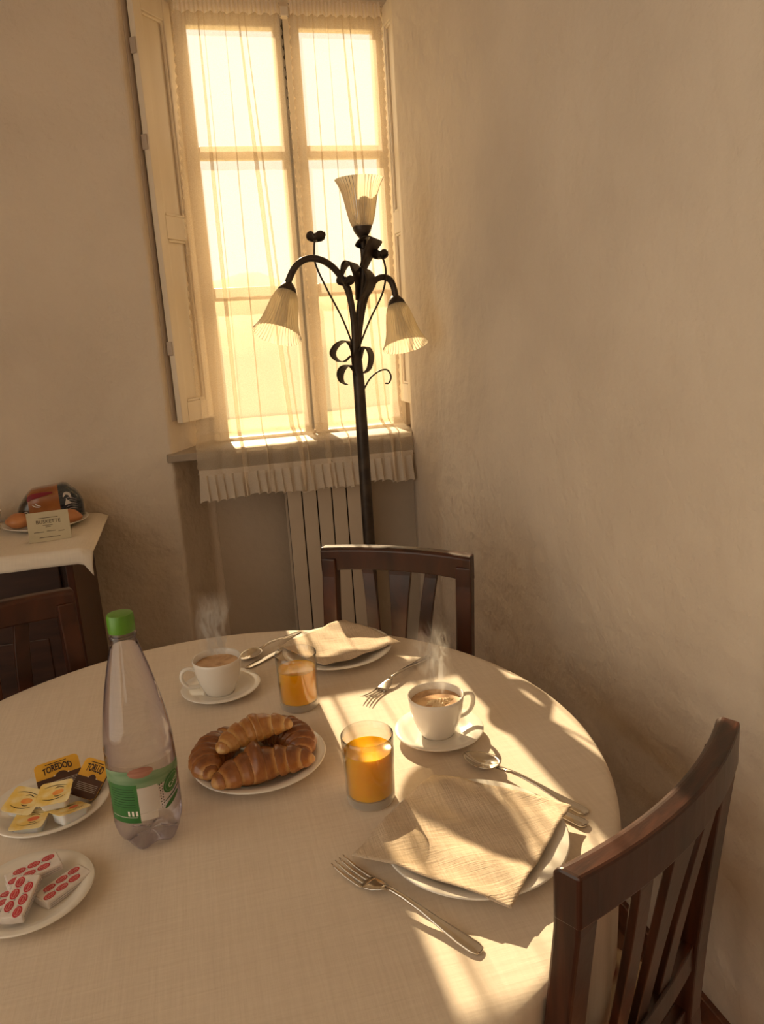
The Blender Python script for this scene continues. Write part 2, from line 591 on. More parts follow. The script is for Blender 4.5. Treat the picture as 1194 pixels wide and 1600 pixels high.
def text_mesh(txt, size, name, mat, parent, xf=None, align='CENTER', bold=0.0):
    cu = bpy.data.curves.new(name + '_curve', 'FONT')
    cu.body = txt
    cu.size = size
    cu.align_x = align
    cu.align_y = 'CENTER'
    cu.offset = bold
    cu.resolution_u = 3
    tmp = bpy.data.objects.new('tmp_text', cu)
    COL.objects.link(tmp)
    dg = bpy.context.evaluated_depsgraph_get()
    dg.update()
    me = bpy.data.meshes.new_from_object(tmp.evaluated_get(dg))
    bpy.data.objects.remove(tmp)
    bpy.data.curves.remove(cu)
    if xf:
        for v in me.vertices:
            v.co = xf(v.co)
    me.name = name
    me.materials.clear()
    me.materials.append(M[mat])
    o = bpy.data.objects.new(name, me)
    COL.objects.link(o)
    o.parent = parent
    return o


# ------------------------------------------------------------------ the room
TABLE_Z = .75
RX = .915          # right wall face
BY = 2.95          # back wall face
WY = 3.17          # window / niche plane
CEIL = 3.0
LX, NY = -2.0, -1.7   # left wall, near wall


def struct(name, mb, mat, label, **k):
    return tag(mb.build(name, mat, **k), label, kind='structure')


struct('floor', MB().box(LX - .2, RX + .4, NY - .2, 3.3, -.1, 0), 'floor', 'dark terracotta floor of the breakfast room')
struct('ceiling', MB().box(LX - .2, RX + .4, NY - .2, 3.26, CEIL, CEIL + .1), 'ceiling', 'plain pale ceiling of the room')
mb = MB()
mb.prism([(LX - .2, BY), (-.088, BY), (.025, WY), (.06, WY), (.06, 3.26), (LX - .2, 3.26)], 0, CEIL)
struct('wall_back', mb, 'plaster', 'rough beige plaster wall left of the window', bevel=.012, seg=3)
struct('wall_niche', MB().box(.05, RX + .1, WY + .003, 3.26, 0, 1.10), 'plaster_shaded', 'shaded plaster recess under the window sill')
struct('wall_lintel', MB().box(.0, RX + .1, WY - .005, 3.26, 2.70, CEIL), 'plaster', 'plaster lintel over the window')
def rwx(y):            # the right wall runs slightly askew and ends in an outer corner at the window
    return .842 + (2.92 - y) * .0418
struct('wall_right', MB().prism([(rwx(NY - .2), NY - .2), (1.3, NY - .2), (1.3, 3.26), (.905, 3.26), (.905, 3.17), (.842, 2.92)], 0, CEIL), 'plaster', 'long beige plaster wall to the right of the table', bevel=.006)
# unseen walls: left window bay enlarged, rear opening added, both for fill light
mb = MB()
mb.box(LX - .2, LX, NY - .2, -1.6, 0, CEIL); mb.box(LX - .2, LX, 1.3, 3.26, 0, CEIL)
mb.box(LX - .2, LX, -1.6, 1.3, 0, .3); mb.box(LX - .2, LX, -1.6, 1.3, 2.85, CEIL)
struct('wall_left', mb, 'plaster', 'plaster wall with a wide window bay enlarged for fill light out of view beside the table')
mb = MB()
mb.box(LX, -1.4, NY - .2, NY, 0, CEIL); mb.box(-.8, RX + .3, NY - .2, NY, 0, CEIL)
mb.box(-1.4, -.8, NY - .2, NY, 0, .9); mb.box(-1.4, -.8, NY - .2, NY, 2.2, CEIL)
struct('wall_near', mb, 'plaster', 'plaster wall with an opening added for fill light behind the camera')
struct('baseboard_right', MB().prism([(rwx(NY) - .016, NY), (rwx(NY) + .01, NY), (rwx(2.915) + .01, 2.915), (rwx(2.915) - .016, 2.915)], 0, .085), 'skirting', 'dark brown wooden skirting along the right wall', bevel=.004)
struct('baseboard_back', MB().box(LX, -.09, BY - .016, BY + .01, 0, .085), 'skirting', 'dark brown wooden skirting along the back wall', bevel=.004)
o = struct('sill_1', MB().box(-.108, .852, 2.925, WY + .03, 1.058, 1.088), 'stone', 'worn stone window sill above the radiator niche', bevel=.004)
# outside
struct('ground', MB().box(-120, 120, 3.6, 300, -6.2, -6), 'ground', 'hazy ground outside the window')
mb = MB()
def hill(u, v):
    x = -90 + 200 * u
    h = 9 + 4.0 * sin(x * .045 + 1.2) + 1.2 * sin(x * .21) + .8 * sin(x * .47 + 2) 
    return (x, 75 + 60 * v, -6 + (h + 3) * sin(v * pi / 2) ** .7)
mb.grid(hill, 90, 10)
struct('hills', mb, 'hill', 'pale hazy hillside outside the window', smooth=True)

# window -----------------------------------------------------------
win = thing('window_1', (.485, WY, 1.09), 0, 'white painted casement window with six panes', kind='structure')
ox, oy, oz = win.location
def wbox(mb, x0, x1, y0, y1, z0, z1):
    return mb.box(x0 - ox, x1 - ox, y0 - oy, y1 - oy, z0 - oz, z1 - oz)
Z0, Z1 = 1.088, 2.70
mb = MB()
wbox(mb, .02, .078, 3.165, 3.245, Z0, Z1); wbox(mb, .885, RX + .02, 3.165, 3.245, Z0, Z1)
wbox(mb, .078, .885, 3.165, 3.245, 2.665, Z1); wbox(mb, .078, .885, 3.165, 3.245, Z0, 1.0895)
mb.build('window_frame', 'white_wood', win, bevel=.004)
GZ = [1.101, 1.635, 1.685, 2.148, 2.195, 2.595]
for a, b, gl, gr in ((.079, .486, .137, .448), (.494, .884, .545, .826)):
    mb = MB()
    wbox(mb, a, gl, 3.150, 3.20, 1.0897, 2.664); wbox(mb, gr, b, 3.150, 3.20, 1.0897, 2.664)
    wbox(mb, gl, gr, 3.152, 3.198, 1.0897, GZ[0]); wbox(mb, gl, gr, 3.152, 3.198, GZ[5], 2.664)
    sash = mb.build('sash', 'white_wood', win, bevel=.004)
    for k in (1, 3):
        wbox(MB(), gl, gr, 3.156, 3.194, GZ[k], GZ[k + 1]).build('muntin', 'white_wood', sash, bevel=.005)
    for k in (0, 2, 4):
        wbox(MB(), gl - .003, gr + .003, 3.174, 3.178, GZ[k] - .003, GZ[k + 1] + .003).build('pane', 'pane', sash)
# central cover strip and bolt rod
wbox(MB(), .485, .508, 3.138, 3.150, 1.106, 2.664).build('cover_strip', 'white_wood', win, bevel=.003)
wbox(MB(), .476, .4845, 3.1395, 3.1495, 1.11, 2.655).build('gap_shade_strip', 'gap_shade', win)  # dark strip painted as the shade between the two casements
b = wbox(MB(), .474, .506, 3.105, 3.140, 2.618, 2.652).build('bolt_bracket', 'white_wood', win, bevel=.004)
# curtain rods (each sash its own)
for k, (x0, x1) in enumerate(((.095, .462), (.515, .86))):
    r = MB().tube([(x0, 3.118, 2.638), (x1, 3.118, 2.638)], .004, 8).build('curtain_rod', 'white_wood')
    tag(r, ['thin white curtain rod across the left casement', 'thin white curtain rod across the right casement'][k], 'curtain rod', 'curtain rods')
    hx = x1 if k == 0 else x0
    s = 1 if k == 0 else -1
    hk = MB().tube(smoothpath([(hx, 3.118, 2.638), (hx + s * .014, 3.115, 2.636), (hx + s * .018, 3.112, 2.624), (hx + s * .008, 3.110, 2.614)], 5), .0025, 6)
    hk.build('hook', 'grey_wood', r, smooth=True)
    MB().tube([(x0 if k == 0 else x1, 3.118, 2.638), (x0 if k == 0 else x1, 3.152, 2.638)], .003, 6).build('bracket', 'white_wood', r)

# shutters ----------------------------------------------------------
def shutter(p0, p1, z0, z1, side, label):
    """p0 hinge by the window, p1 free edge towards the room"""
    d = Vector((p1[0] - p0[0], p1[1] - p0[1], 0))
    w = d.length
    rz = atan2(d.y, d.x)
    t = thing('window_shutter', (p0[0], p0[1], z0), rz, label, 'shutter', 'folded inside shutters')
    H = z1 - z0
    s = side   # direction of the room face in local y
    def bx(name, x0, x1, za, zb, y0, y1, mat='white_wood', par=t, bev=.003):
        ya, yb = sorted((y0 * s, y1 * s))
        return MB().box(x0, x1, ya, yb, za, zb).build(name, mat, par, bevel=bev)
    st = min(.042, w * .24)
    bx('stile', 0, st, 0, H, -.024, 0); bx('stile', w - st, w, 0, H, -.024, 0)
    rails = [(0, .075), (.66, .74), (H - .07, H)]
    for a, b in rails:
        bx('rail', st, w - st, a, b, -.024, -.0005)
    for a, b in ((.075, .66), (.74, H - .07)):
        p = bx('panel', st - .002, w - st + .002, a - .002, b + .002, -.020, -.013)
        e = .010
        for q in ((st, st + e, a, b), (w - st - e, w - st, a, b), (st + e, w - st - e, a, a + e), (st + e, w - st - e, b - e, b)):
            bx('moulding', *q, -.013, -.004, par=p, bev=.003)
    bx('back_leaf', .01, w + .018, .01, H - .005, -.058, -.030, 'grey_wood')  # second leaf, darkened so that it draws the dark gap line
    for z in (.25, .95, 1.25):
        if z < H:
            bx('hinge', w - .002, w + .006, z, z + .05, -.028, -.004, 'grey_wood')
    return t

shutter((.086, 3.140), (-.036, 2.972), 1.195, 2.66, 1, 'white panelled shutter folded against the wide left reveal')
shutter((.858, 3.138), (.860, 2.985), 1.195, 2.66, -1, 'narrow white panelled shutter folded beside the long right wall')

# curtains ----------------------------------------------------------
CP = [(0, 3.112, 2.662), (.50, 3.098, 1.85), (.86, 3.075, 1.20), (.895, 3.055, 1.135), (.925, 3.01, 1.112), (.955, 2.945, 1.103), (.97, 2.916, 1.094), (.98, 2.908, 1.06), (1.0, 2.904, 1.005)]

def make_curtain(xt, xb, folds, seed, label, lean):
    rnd = random.Random(seed)
    ph = [rnd.uniform(0, 6.28) for _ in range(8)]
    def fx(u, v):
        g = u
        yo = 0.0
        for c0, c1, w, a in folds:
            c = c0 + (c1 - c0) * v
            ww = w * (.7 + .5 * v)
            t = (u - c) / ww
            if abs(t) < 3.2:
                g += -a * (.5 + .5 * min(1, v * 2.5)) * t * exp(-t * t)
                yo += .010 * exp(-t * t * 1.3) * (.4 + .6 * v)
        return g, yo
    def P(u, v):
        # v 0..1 from rod over the sill edge to the ruffle seam
        g, yo = fx(u, v)
        k = 0
        while k < len(CP) - 2 and CP[k + 1][0] < v: k += 1
        f = (v - CP[k][0]) / (CP[k + 1][0] - CP[k][0])
        y = CP[k][1] + (CP[k + 1][1] - CP[k][1]) * f
        z = CP[k][2] + (CP[k + 1][2] - CP[k][2]) * f
        x0 = xt[0] + (xb[0] - xt[0]) * v ** 1.15
        x1 = xt[1] + (xb[1] - xt[1]) * v ** 1.15
        x = x0 + (x1 - x0) * g
        wav = (.0075 * sin(u * 17 + ph[0] + v * 2.0) + .003 * sin(u * 31 + ph[1] - v * 3)) * (.35 + .65 * v)
        ga = max(0, 1 - v * 9)
        wav += .003 * ga * sin(u * 90 + ph[2])
        if .895 < v < .965:      # lying on the sill
            z += abs(wav) * .8
        y -= abs(wav) * .9 + yo * (1 if v < .9 else .5)
        if u == 0 or u == 1:   # scalloped borders
            x += (-1 if u == 0 else 1) * .0075 * abs(sin(pi * z / .034))
        return (x, y, z)
    t = thing('sheer_curtain', ((xb[0] + xb[1]) / 2, 2.90, 0), 0, label, 'curtain', 'sheer window curtains')
    lo = t.location
    mb = MB()
    mb.grid(lambda u, v: tuple(Vector(P(u, v)) - lo), 170, 190)
    mb.build('voile', 'sheer', t, smooth=True)
    # seam band
    def S(u, v):
        p = Vector(P(u, .995)); p.y -= .004; p.z = 1.022 - .026 * v
        return tuple(p - lo)
    MB().grid(S, 120, 2).build('seam_band', 'ruffle', t, smooth=True)
    # pleated ruffle with a scalloped hem
    npl = int((xb[1] - xb[0]) / .031)
    def Rf(u, v):
        p = Vector(P(u, .995))
        t_ = u * npl
        fr = t_ - math.floor(t_)
        saw = (fr if fr < .75 else (1 - fr) * 3) 
        p.x += (.020 * (fr - .4) * v * (1 if fr < .8 else -.5))
        p.y -= .006 + .024 * saw * (.35 + .65 * v)
        hem = .902 + .012 * abs(sin(pi * t_ * 1.0)) + .006 * sin(u * 9 + ph[3])
        p.z = 1.002 + (hem - 1.002) * v
        return tuple(p - lo)
    MB().grid(Rf, npl * 12, 10).build('ruffle', 'ruffle', t, smooth=True)
    # gathered heading on the rod
    def Hd(u, v):
        x = xt[0] + (xt[1] - xt[0]) * u
        return (x - lo.x, 3.104 - .008 * abs(sin(u * 75 + ph[4])) - lo.y, 2.668 - .048 * v + .004 * sin(u * 60))
    MB().grid(Hd, 180, 3).build('heading', 'ruffle', t, smooth=True)
    return t

make_curtain((.098, .470), (.002, .500), [(.22, .34, .024, .075), (.27, .38, .012, .03), (.47, .52, .012, .03), (.60, .78, .026, .085), (.66, .84, .014, .045)], 3,
             'sheer cream curtain with scalloped border over the left casement', 0)
make_curtain((.510, .850), (.487, .831), [(.24, .27, .016, .042), (.40, .46, .012, .03), (.56, .76, .028, .085), (.64, .86, .016, .05)], 11,
             'sheer cream curtain hanging behind the floor lamp over the right casement', 0)

# radiator ------------------------------------------------------------
rad = thing('radiator', (.485, 3.09, .10), 0, 'cream column radiator standing in the niche below the sill', 'radiator')
for k in range(5):
    x = -.152 + k * .0612
    mb = MB().box(x + .0025, x + .0587, -.06, -.052, 0, .86)
    mb.box(x + .022, x + .039, -.052, .045, .01, .85)
    mb.box(x + .0025, x + .0587, .045, .05, 0, .86)
    mb.build('column', 'radiator', rad, bevel=.003)
MB().box(-.150, .150, -.046, -.040, .02, .84).build('gap_shade_sheet', 'gap_shade', rad)  # dark sheet behind the fronts, painting the shade between columns
for z in (.04, .82):
    MB().tube([(-.17, 0, z), (.17, 0, z)], .016, 12).build('header_pipe', 'radiator', rad, smooth=True)
for x in (-.15, .145):
    MB().tube([(x, 0, 0), (x, 0, -.10)], .012, 10).build('supply_pipe', 'radiator', rad, smooth=True)

# ------------------------------------------------------------------ floor lamp
LY = 2.50
lb = at(577, 850, LY)
lamp = thing('floor_lamp', (lb.x, LY, 0), 0, 'dark wrought-iron floor lamp with three ribbed bell shades in front of the window', 'lamp')
def L(px, py, dy=0.0):
    p = at(px, py, LY + dy)
    return p - lamp.location
bx0 = 0.0
MB().lathe([(0.001, 0), (.145, 0), (.15, .006), (.148, .014), (.11, .022), (.05, .032), (.026, .05), (.022, .08), (0.001, .08)], 48).build('base', 'iron', lamp, smooth=True, auto=40)
pole_top = L(556, 545)
MB().tube([(0, 0, .05), (0, 0, .6), tuple(L(565, 660)), tuple(L(561, 600)), tuple(pole_top)], [.021, .0205, .020, .019, .017], 16).build('pole', 'iron', lamp, smooth=True)
MB().tube(smoothpath([L(557, 548), L(560, 500), L(566, 450), L(569, 410), L(567, 380), L(566, 364)], 6), [.011] * 31, 12).build('stem', 'iron', lamp, smooth=True)
MB().tube(smoothpath([L(555, 556, -.005), L(553, 505, -.01), L(545, 458, -.02), L(528, 426, -.03), L(506, 408, -.045), L(482, 404, -.055), L(463, 415, -.06), L(452, 436, -.06), L(450, 448, -.06)], 6), .0105, 12).build('arm', 'iron', lamp, smooth=True)
MB().tube(smoothpath([L(558, 556, .005), L(563, 505, .01), L(571, 465, .02), L(584, 440, .03), L(598, 433, .04), L(610, 438, .045), L(616, 452, .045), L(619, 468, .045)], 6), .0105, 12).build('arm', 'iron', lamp, smooth=True)

def bell(base, axis, name='shade'):
    """ribbed bell shade from its neck along axis"""
    q = Vector((0, 0, 1)).rotation_difference(Vector(axis).normalized())
    def X(mb):
        mb.v = [tuple(q @ Vector(p) + base) for p in mb.v]
        return mb
    prof = [(.027, 0), (.034, .012), (.040, .030), (.0455, .055), (.050, .080), (.055, .102), (.062, .122), (.070, .138), (.0755, .146)]
    inner = [(r - .0025, z + .0008) for r, z in reversed(prof)]
    X(MB().lathe(prof, 240, 40, .030, caps=False)).build('shade', 'shade', lamp, smooth=True)
    X(MB().lathe([(.001, -.030), (.010, -.030), (.016, -.024), (.026, -.010), (.031, .004), (.030, .010), (.001, .010)], 28)).build('shade_cap', 'iron', lamp, smooth=True, auto=40)
    bl = X(MB().lathe([(.001, .008), (.013, .010), (.013, .045), (.015, .052), (.020, .075), (.021, .092), (.015, .108), (.001, .115)], 20)).build('bulb', M['china'], lamp, smooth=True)
    return bl
p0, p1 = L(566, 357), L(562, 296)
bell(p0, p1 - p0)
p0, p1 = L(448.5, 455, -.06), L(436, 510, -.10)
bell(p0, p1 - p0)
p0, p1 = L(619.5, 475, .045), L(632, 533, .0)
bell(p0, p1 - p0)

# wire stems with iron flowers
def flower(c, s, seed):
    rnd = random.Random(seed)
    mb = MB()
    for ring, (n, tilt, r) in enumerate(((5, .55, 1.0), (4, 1.05, .85))):
        for k in range(n):
            a = 2 * pi * k / n + ring * .6 + rnd.uniform(-.15, .15)
            d = Vector((cos(a), sin(a), 0))
            sd_ = Vector((-sin(a), cos(a), 0))
            def pt(u, v, d=d, sd_=sd_, tilt=tilt, r=r):
                w = sin(pi * (.14 + .70 * v)) * .85
                rr = r * v
                out_, hi_ = r * sin(1.75 * v) * .85, r * (1 - cos(1.75 * v)) * (.55 + .35 * tilt)
                return tuple(c + s * (d * out_ + sd_ * (u - .5) * 1.5 * w + Vector((0, 0, 1)) * (hi_ - .45 - .08 * (2 * u - 1) ** 2)))
            mb.grid(pt, 4, 5)
    f = mb.build('flower', 'iron', lamp, smooth=True, solid=.0015)
    MB().lathe([(.001, -.4), (.25, -.35), (.35, -.1), (.3, .1), (.001, .15)], 12).build('flower_heart', 'iron', f, smooth=True)
    h = f.children[0]
    h.matrix_local = Matrix.Translation(c) @ Matrix.Scale(s, 4)
    return f
for k, (c, path, s) in enumerate((
        (L(494, 369, -.03), [L(556, 552), L(536, 500, -.01), L(510, 450, -.02), L(493, 412, -.03), L(491, 385, -.03), L(493, 374, -.03)], .031),
        (L(594, 397, .03), [L(562, 540), L(578, 500, .01), L(597, 460, .02), L(603, 430, .03), L(600, 408, .03), L(595, 402, .03)], .029),
        (L(540, 438, -.035), [L(556, 540), L(555, 500, -.01), L(552, 475, -.02), L(548, 452, -.03), L(543, 444, -.035)], .030))):
    MB().tube(smoothpath(path, 6), .0032, 6).build('wire_stem', 'iron', lamp, smooth=True)
    flower(c, s, k)
MB().tube(smoothpath([L(567, 612), L(578, 592), L(592, 580), L(605, 578), L(611, 588), L(608, 598), L(602, 599)], 6), .003, 6).build('tendril', 'iron', lamp, smooth=True)

def ribbon(pts, wid, name='leaf'):
    P_ = smoothpath([p for p in pts], 7)
    n = len(P_) - 1
    wv = Vector((.45, .75, .35)).normalized()
    def fn(u, v):
        i = v * n
        k = min(int(i), n - 1)
        p = P_[k].lerp(P_[k + 1], i - k)
        w = wid * (.35 + .65 * sin(pi * min(1, .12 + v * .95)))
        q = p + wv * (u - .5) * w * 1.7 + Vector((.2, 0, -1)) * (u - .5) * w * .75
        return tuple(q)
    MB().grid(fn, 4, n * 2).build(name, 'iron', lamp, smooth=True, solid=.0025)
ribbon([L(553, 570), L(551, 545), L(542, 533), L(528, 538), L(520, 552), L(527, 563), L(538, 565), L(548, 556)], .030)
ribbon([L(563, 560), L(566, 545), L(574, 543), L(580, 556), L(577, 575), L(568, 583), L(560, 582)], .030)
ribbon([L(560, 588), L(550, 572), L(538, 573), L(532, 584), L(534, 596), L(542, 601)], .038)
ribbon([L(561, 470), L(562, 440), L(552, 412), L(540, 413), L(533, 432)], .052)
ribbon([L(566, 470), L(580, 440), L(571, 420), L(560, 424)], .052)
ribbon([L(568, 418), L(578, 392), L(588, 374), L(574, 374), L(561, 386), L(572, 390)], .060)

# ------------------------------------------------------------------ chairs
def make_chair(rail_mid, face, label):
    """rail_mid: middle of the top rail in plan, face: unit facing vector"""
    f = Vector((face[0], face[1], 0)).normalized()
    rz = atan2(f.y, f.x) - pi / 2
    RK = -.275
    o = Vector((rail_mid[0], rail_mid[1], 0)) - f * (RK - .010)
    t = thing('dining_chair', (o.x, o.y, 0), rz, label, 'chair', 'dark wooden chairs around the table')
    hw = .212
    def yb(z):                      # rake of the back
        return -.240 + (RK + .240) * min(1, max(0, (z - .45) / .41)) ** 1.2
    def sec(x, y, z, wx, wy):
        return [(x - wx, y - wy, z), (x + wx, y - wy, z), (x + wx, y + wy, z), (x - wx, y + wy, z)]
    for s in (-1, 1):
        rings = []
        for z in (0, .2, .42, .55, .65, .75, .80, .85, .90):
            k = (.020 if z < .5 else .021)
            yy = yb(z) - (.05 * (1 - z / .42) if z < .42 else 0)
            rings.append(sec(s * (hw - .022 - .010 * max(0, 1 - z / .5)), yy, z, k, .0165))
        MB().loft(rings).build('rear_post', 'wood', t, bevel=.004)
        MB().loft([sec(s * (hw - .02), .19, 0, .015, .015), sec(s * (hw - .015), .19, .43, .021, .021)]).build('front_leg', 'wood', t, bevel=.003)
        MB().box(s * (hw - .03) - .011, s * (hw - .03) + .011, -.235, .18, .39, .435).build('seat_rail', 'wood', t, bevel=.003)
        MB().box(s * (hw - .03) - .009, s * (hw - .03) + .009, -.26, .18, .18, .205).build('stretcher', 'wood', t, bevel=.003)
    # curved top rail, concave towards the sitter
    n = 16
    rings = []
    for i in range(n + 1):
        u = -1 + 2 * i / n
        x = u * (hw - .0004)
        yc = RK - .030 * (1 - u * u)
        zt = .930 + .001 * (1 - u * u)
        zb = .862 + .006 * (1 - u ** 4)
        rings.append([(x, yc - .0172, zb), (x, yc + .0172, zb), (x, yc + .0172, zt - .007), (x, yc + .009, zt), (x, yc - .0172, zt)])
    MB().loft(rings).build('top_rail', 'wood', t, bevel=.004)
    # lower back rail
    rings = []
    for i in range(9):
        u = -1 + i / 4
        yc = yb(.54) - .010 * (1 - u * u)
        rings.append([(u * (hw - .03), yc - .010, .515), (u * (hw - .03), yc + .010, .515), (u * (hw - .03), yc + .010, .56), (u * (hw - .03), yc - .010, .56)])
    MB().loft(rings).build('back_rail', 'wood', t, bevel=.003)
    # three slats: bowed outer pair, a fan shaped middle one
    def slat(xf, wf):
        rings = []
        for i in range(13):
            v = i / 12
            z = .55 + (.882 - .55) * v
            x, w = xf(v), wf(v)
            yc = yb(z) - .032 * (1 - (x / hw) ** 2) * v - .006 + .004 * v
            rings.append(sec(x, yc, z, w, .006))
        MB().loft(rings).build('slat', 'wood', t, bevel=.002)
    slat(lambda v: -.068 - .026 * v ** 2.2, lambda v: .0175)
    slat(lambda v: .068 + .026 * v ** 2.2, lambda v: .0175)
    slat(lambda v: 0, lambda v: .0185 + .016 * v ** 2.4)
    MB().box(-hw + .02, hw - .02, -.250, -.230, .39, .435).build('seat_rail', 'wood', t, bevel=.003)
    MB().box(-hw + .02, hw - .02, .18, .20, .39, .435).build('seat_rail', 'wood', t, bevel=.003)
    def st(u, v):
        x = (-1 + 2 * u); y = (-1 + 2 * v)
        h = .026 * (1 - x ** 6) * (1 - y ** 6)
        return (x * (hw - .002 - .008 * (1 - v)), -.010 + y * .205, .437 + h)
    mb = MB(); mb.grid(st, 20, 20)
    mb.build('seat', 'seat', t, smooth=True, solid=.006)
    return t

make_chair((.479, 1.882), (-.6, -.8), 'dark wooden slat-back chair standing in front of the radiator')
make_chair((.515, .738), (-.506, .863), 'dark wooden slat-back chair close to the camera beside the long plaster wall')
make_chair((-.528, 1.835), (.40, -.916), 'dark wooden slat-back chair in front of the sideboard')

# ------------------------------------------------------------------ table and cloth
TC = Vector((-.017, 1.2505, 0))
TR = .667
tb = thing('round_table', (TC.x, TC.y, 0), 0, 'round pedestal dining table under the linen cloth', 'table')
MB().lathe([(.001, .705), (.60, .705), (TR - .030, .72), (TR - .022, .735), (TR - .018, .745), (.001, .745)], 96).build('tabletop', 'wood', tb, smooth=True, auto=30)
MB().lathe([(.001, .0), (.24, .0), (.24, .03), (.10, .07), (.05, .12), (.045, .4), (.06, .66), (.14, .704), (.001, .704)], 32).build('pedestal', 'wood', tb, smooth=True, auto=40)
mb = MB()
NA = 192
rings = []
def ripple(a, k):
    return (.010 * sin(9 * a + .6) + .006 * sin(17 * a + 2.1) + .003 * sin(31 * a)) * k
for r in (0.001, .08, .16, .24, .32, .40, .48, .56, .62, .65):
    rings.append([(r * cos(2 * pi * j / NA), r * sin(2 * pi * j / NA), .7475) for j in range(NA)])
for r, z, k in ((TR - .006, .7468, 0), (TR, .743, 0), (TR + .001, .735, 0), (TR, .715, .1), (TR - .002, .68, .3), (TR - .004, .63, .5), (TR - .006, .58, .65), (TR - .008, .52, .75)):
    rings.append([((r + ripple(2 * pi * j / NA, k)) * cos(2 * pi * j / NA), (r + ripple(2 * pi * j / NA, k)) * sin(2 * pi * j / NA), z) for j in range(NA)])
mb.loft(rings, cap=False)
cl = mb.build('tablecloth', 'cloth', None, smooth=True, solid=.0012)
cl.location = (TC.x, TC.y, 0.0019)
tag(cl, 'beige linen cloth covering the round breakfast table', 'tablecloth')
TZ = .7500

# ------------------------------------------------------------------ crockery
def plate(loc, r, label, cat='plate', name='plate', group='white plates', h=.020):
    mb = MB()
    prof = [(.001, .002), (r * .52, .002), (r * .54, 0), (r * .58, 0), (r * .62, .004), (r * .80, h * .62), (r * .985, h), (r, h + .0018), (r * .985, h + .0035),
            (r * .80, h * .62 + .004), (r * .66, .0075), (r * .60, .0058), (.001, .0052)]
    mb.lathe(prof, 72)
    o = mb.build(name, 'china', None, smooth=True)
    o.location = loc
    return tag(o, label, cat, group)

plate((.048, 1.258, TZ), .1185, 'white plate holding the four croissants', group='white plates on the table')
plate((-.299, 1.235, TZ), .0945, 'white side plate holding the jam and chocolate portions', group='white plates on the table')
plate((-.294, 1.020, TZ), .0864, 'small white plate holding the wrapped butter portions', group='white plates on the table', h=.016)
plate((.332, .933, TZ), .1366, 'white dinner plate under the linen napkin nearest the camera', group='white plates on the table')
plate((.272, 1.683, TZ), .130, 'white dinner plate under the linen napkin at the far edge of the table', group='white plates on the table')

def saucer(loc, r, label):
    prof = [(.001, .002), (r * .40, .002), (r * .42, 0), (r * .46, 0), (r * .50, .003), (r * .75, .009), (r * .985, .0155), (r, .0172), (r * .985, .0188), (r * .75, .0128), (r * .52, .0072), (r * .44, .0052), (.001, .0052)]
    o = MB().lathe(prof, 64).build('saucer', 'china', None, smooth=True)
    o.location = loc
    return tag(o, label, 'saucer', 'white saucers')

def cup(loc, rz, foam, label):
    t = thing('coffee_cup', loc, rz, label, 'cup', 'cups of coffee')
    R, Hc = .052, .078
    outer = [(.001, .003), (.026, .003), (.027, 0), (.0305, 0), (.032, .004), (.038, .016), (.0445, .034), (.0490, .054), (.0512, .070), (R, Hc), (R - .0012, Hc + .0012), (R - .0030, Hc)]
    inner = [(.0478, .068), (.0455, .052), (.041, .034), (.034, .016), (.028, .009), (.001, .008)]
    MB().lathe(outer + inner, 64).build('cup_body', 'china', t, smooth=True)
    pts = smoothpath([(.0475, 0, .060), (.060, 0, .066), (.0735, 0, .062), (.0775, 0, .048), (.072, 0, .033), (.060, 0, .024), (.042, 0, .021)], 7)
    mb = MB()
    rings = []
    for i, p in enumerate(pts):
        tg = (pts[min(i + 1, len(pts) - 1)] - pts[max(i - 1, 0)]).normalized()
        nn = Vector((0, 1, 0)); b = tg.cross(nn)
        rings.append([p + nn * cos(2 * pi * j / 12) * .0062 + b * sin(2 * pi * j / 12) * .0040 for j in range(12)])
    mb.loft(rings).build('handle', 'china', t, smooth=True)
    MB().lathe([(.001, .055), (.044, .055), (.0472, .0648), (.0468, .0655), (.045, .0650), (.001, .0650)], 48).build('coffee', 'coffee', t, smooth=True, auto=40)
    if foam:
        mb = MB()
        rnd = random.Random(5)
        def ff(u, v):
            a, r = 2 * pi * u, v
            n = .8 + .2 * sin(3 * a + 1) + .10 * sin(7 * a)
            x = .002 + .030 * r * cos(a) * n; y = -.010 + .018 * r * sin(a) * n
            h = .0055 * (1 - r ** 2) * (1 + .35 * sin(x * 900) * sin(y * 800 + 1) + .2 * sin(x * 1900 + y * 1500)) if v < 1 else 0
            return (x, y, .0651 + max(0, h))
        fo = mb.grid(ff, 48, 12).build('foam', 'foam', t, smooth=True)
    return t

S1 = (-.005, 1.583, TZ); S2 = (.381, 1.247, TZ)
saucer(S1, .0852, 'white saucer under the coffee cup at the far side of the table')
saucer(S2, .0833, 'white saucer under the coffee cup beside the juice glass in the sun')
ca = -YAW
cup((S1[0] - .003, S1[1] - .004, TZ + .0052), radians(180 + 8), False, 'white coffee cup with creamy coffee at the far side of the table')
cup((S2[0] - .002, S2[1] + .004, TZ + .0052), radians(8), True, 'white coffee cup topped with foam beside the near juice glass')

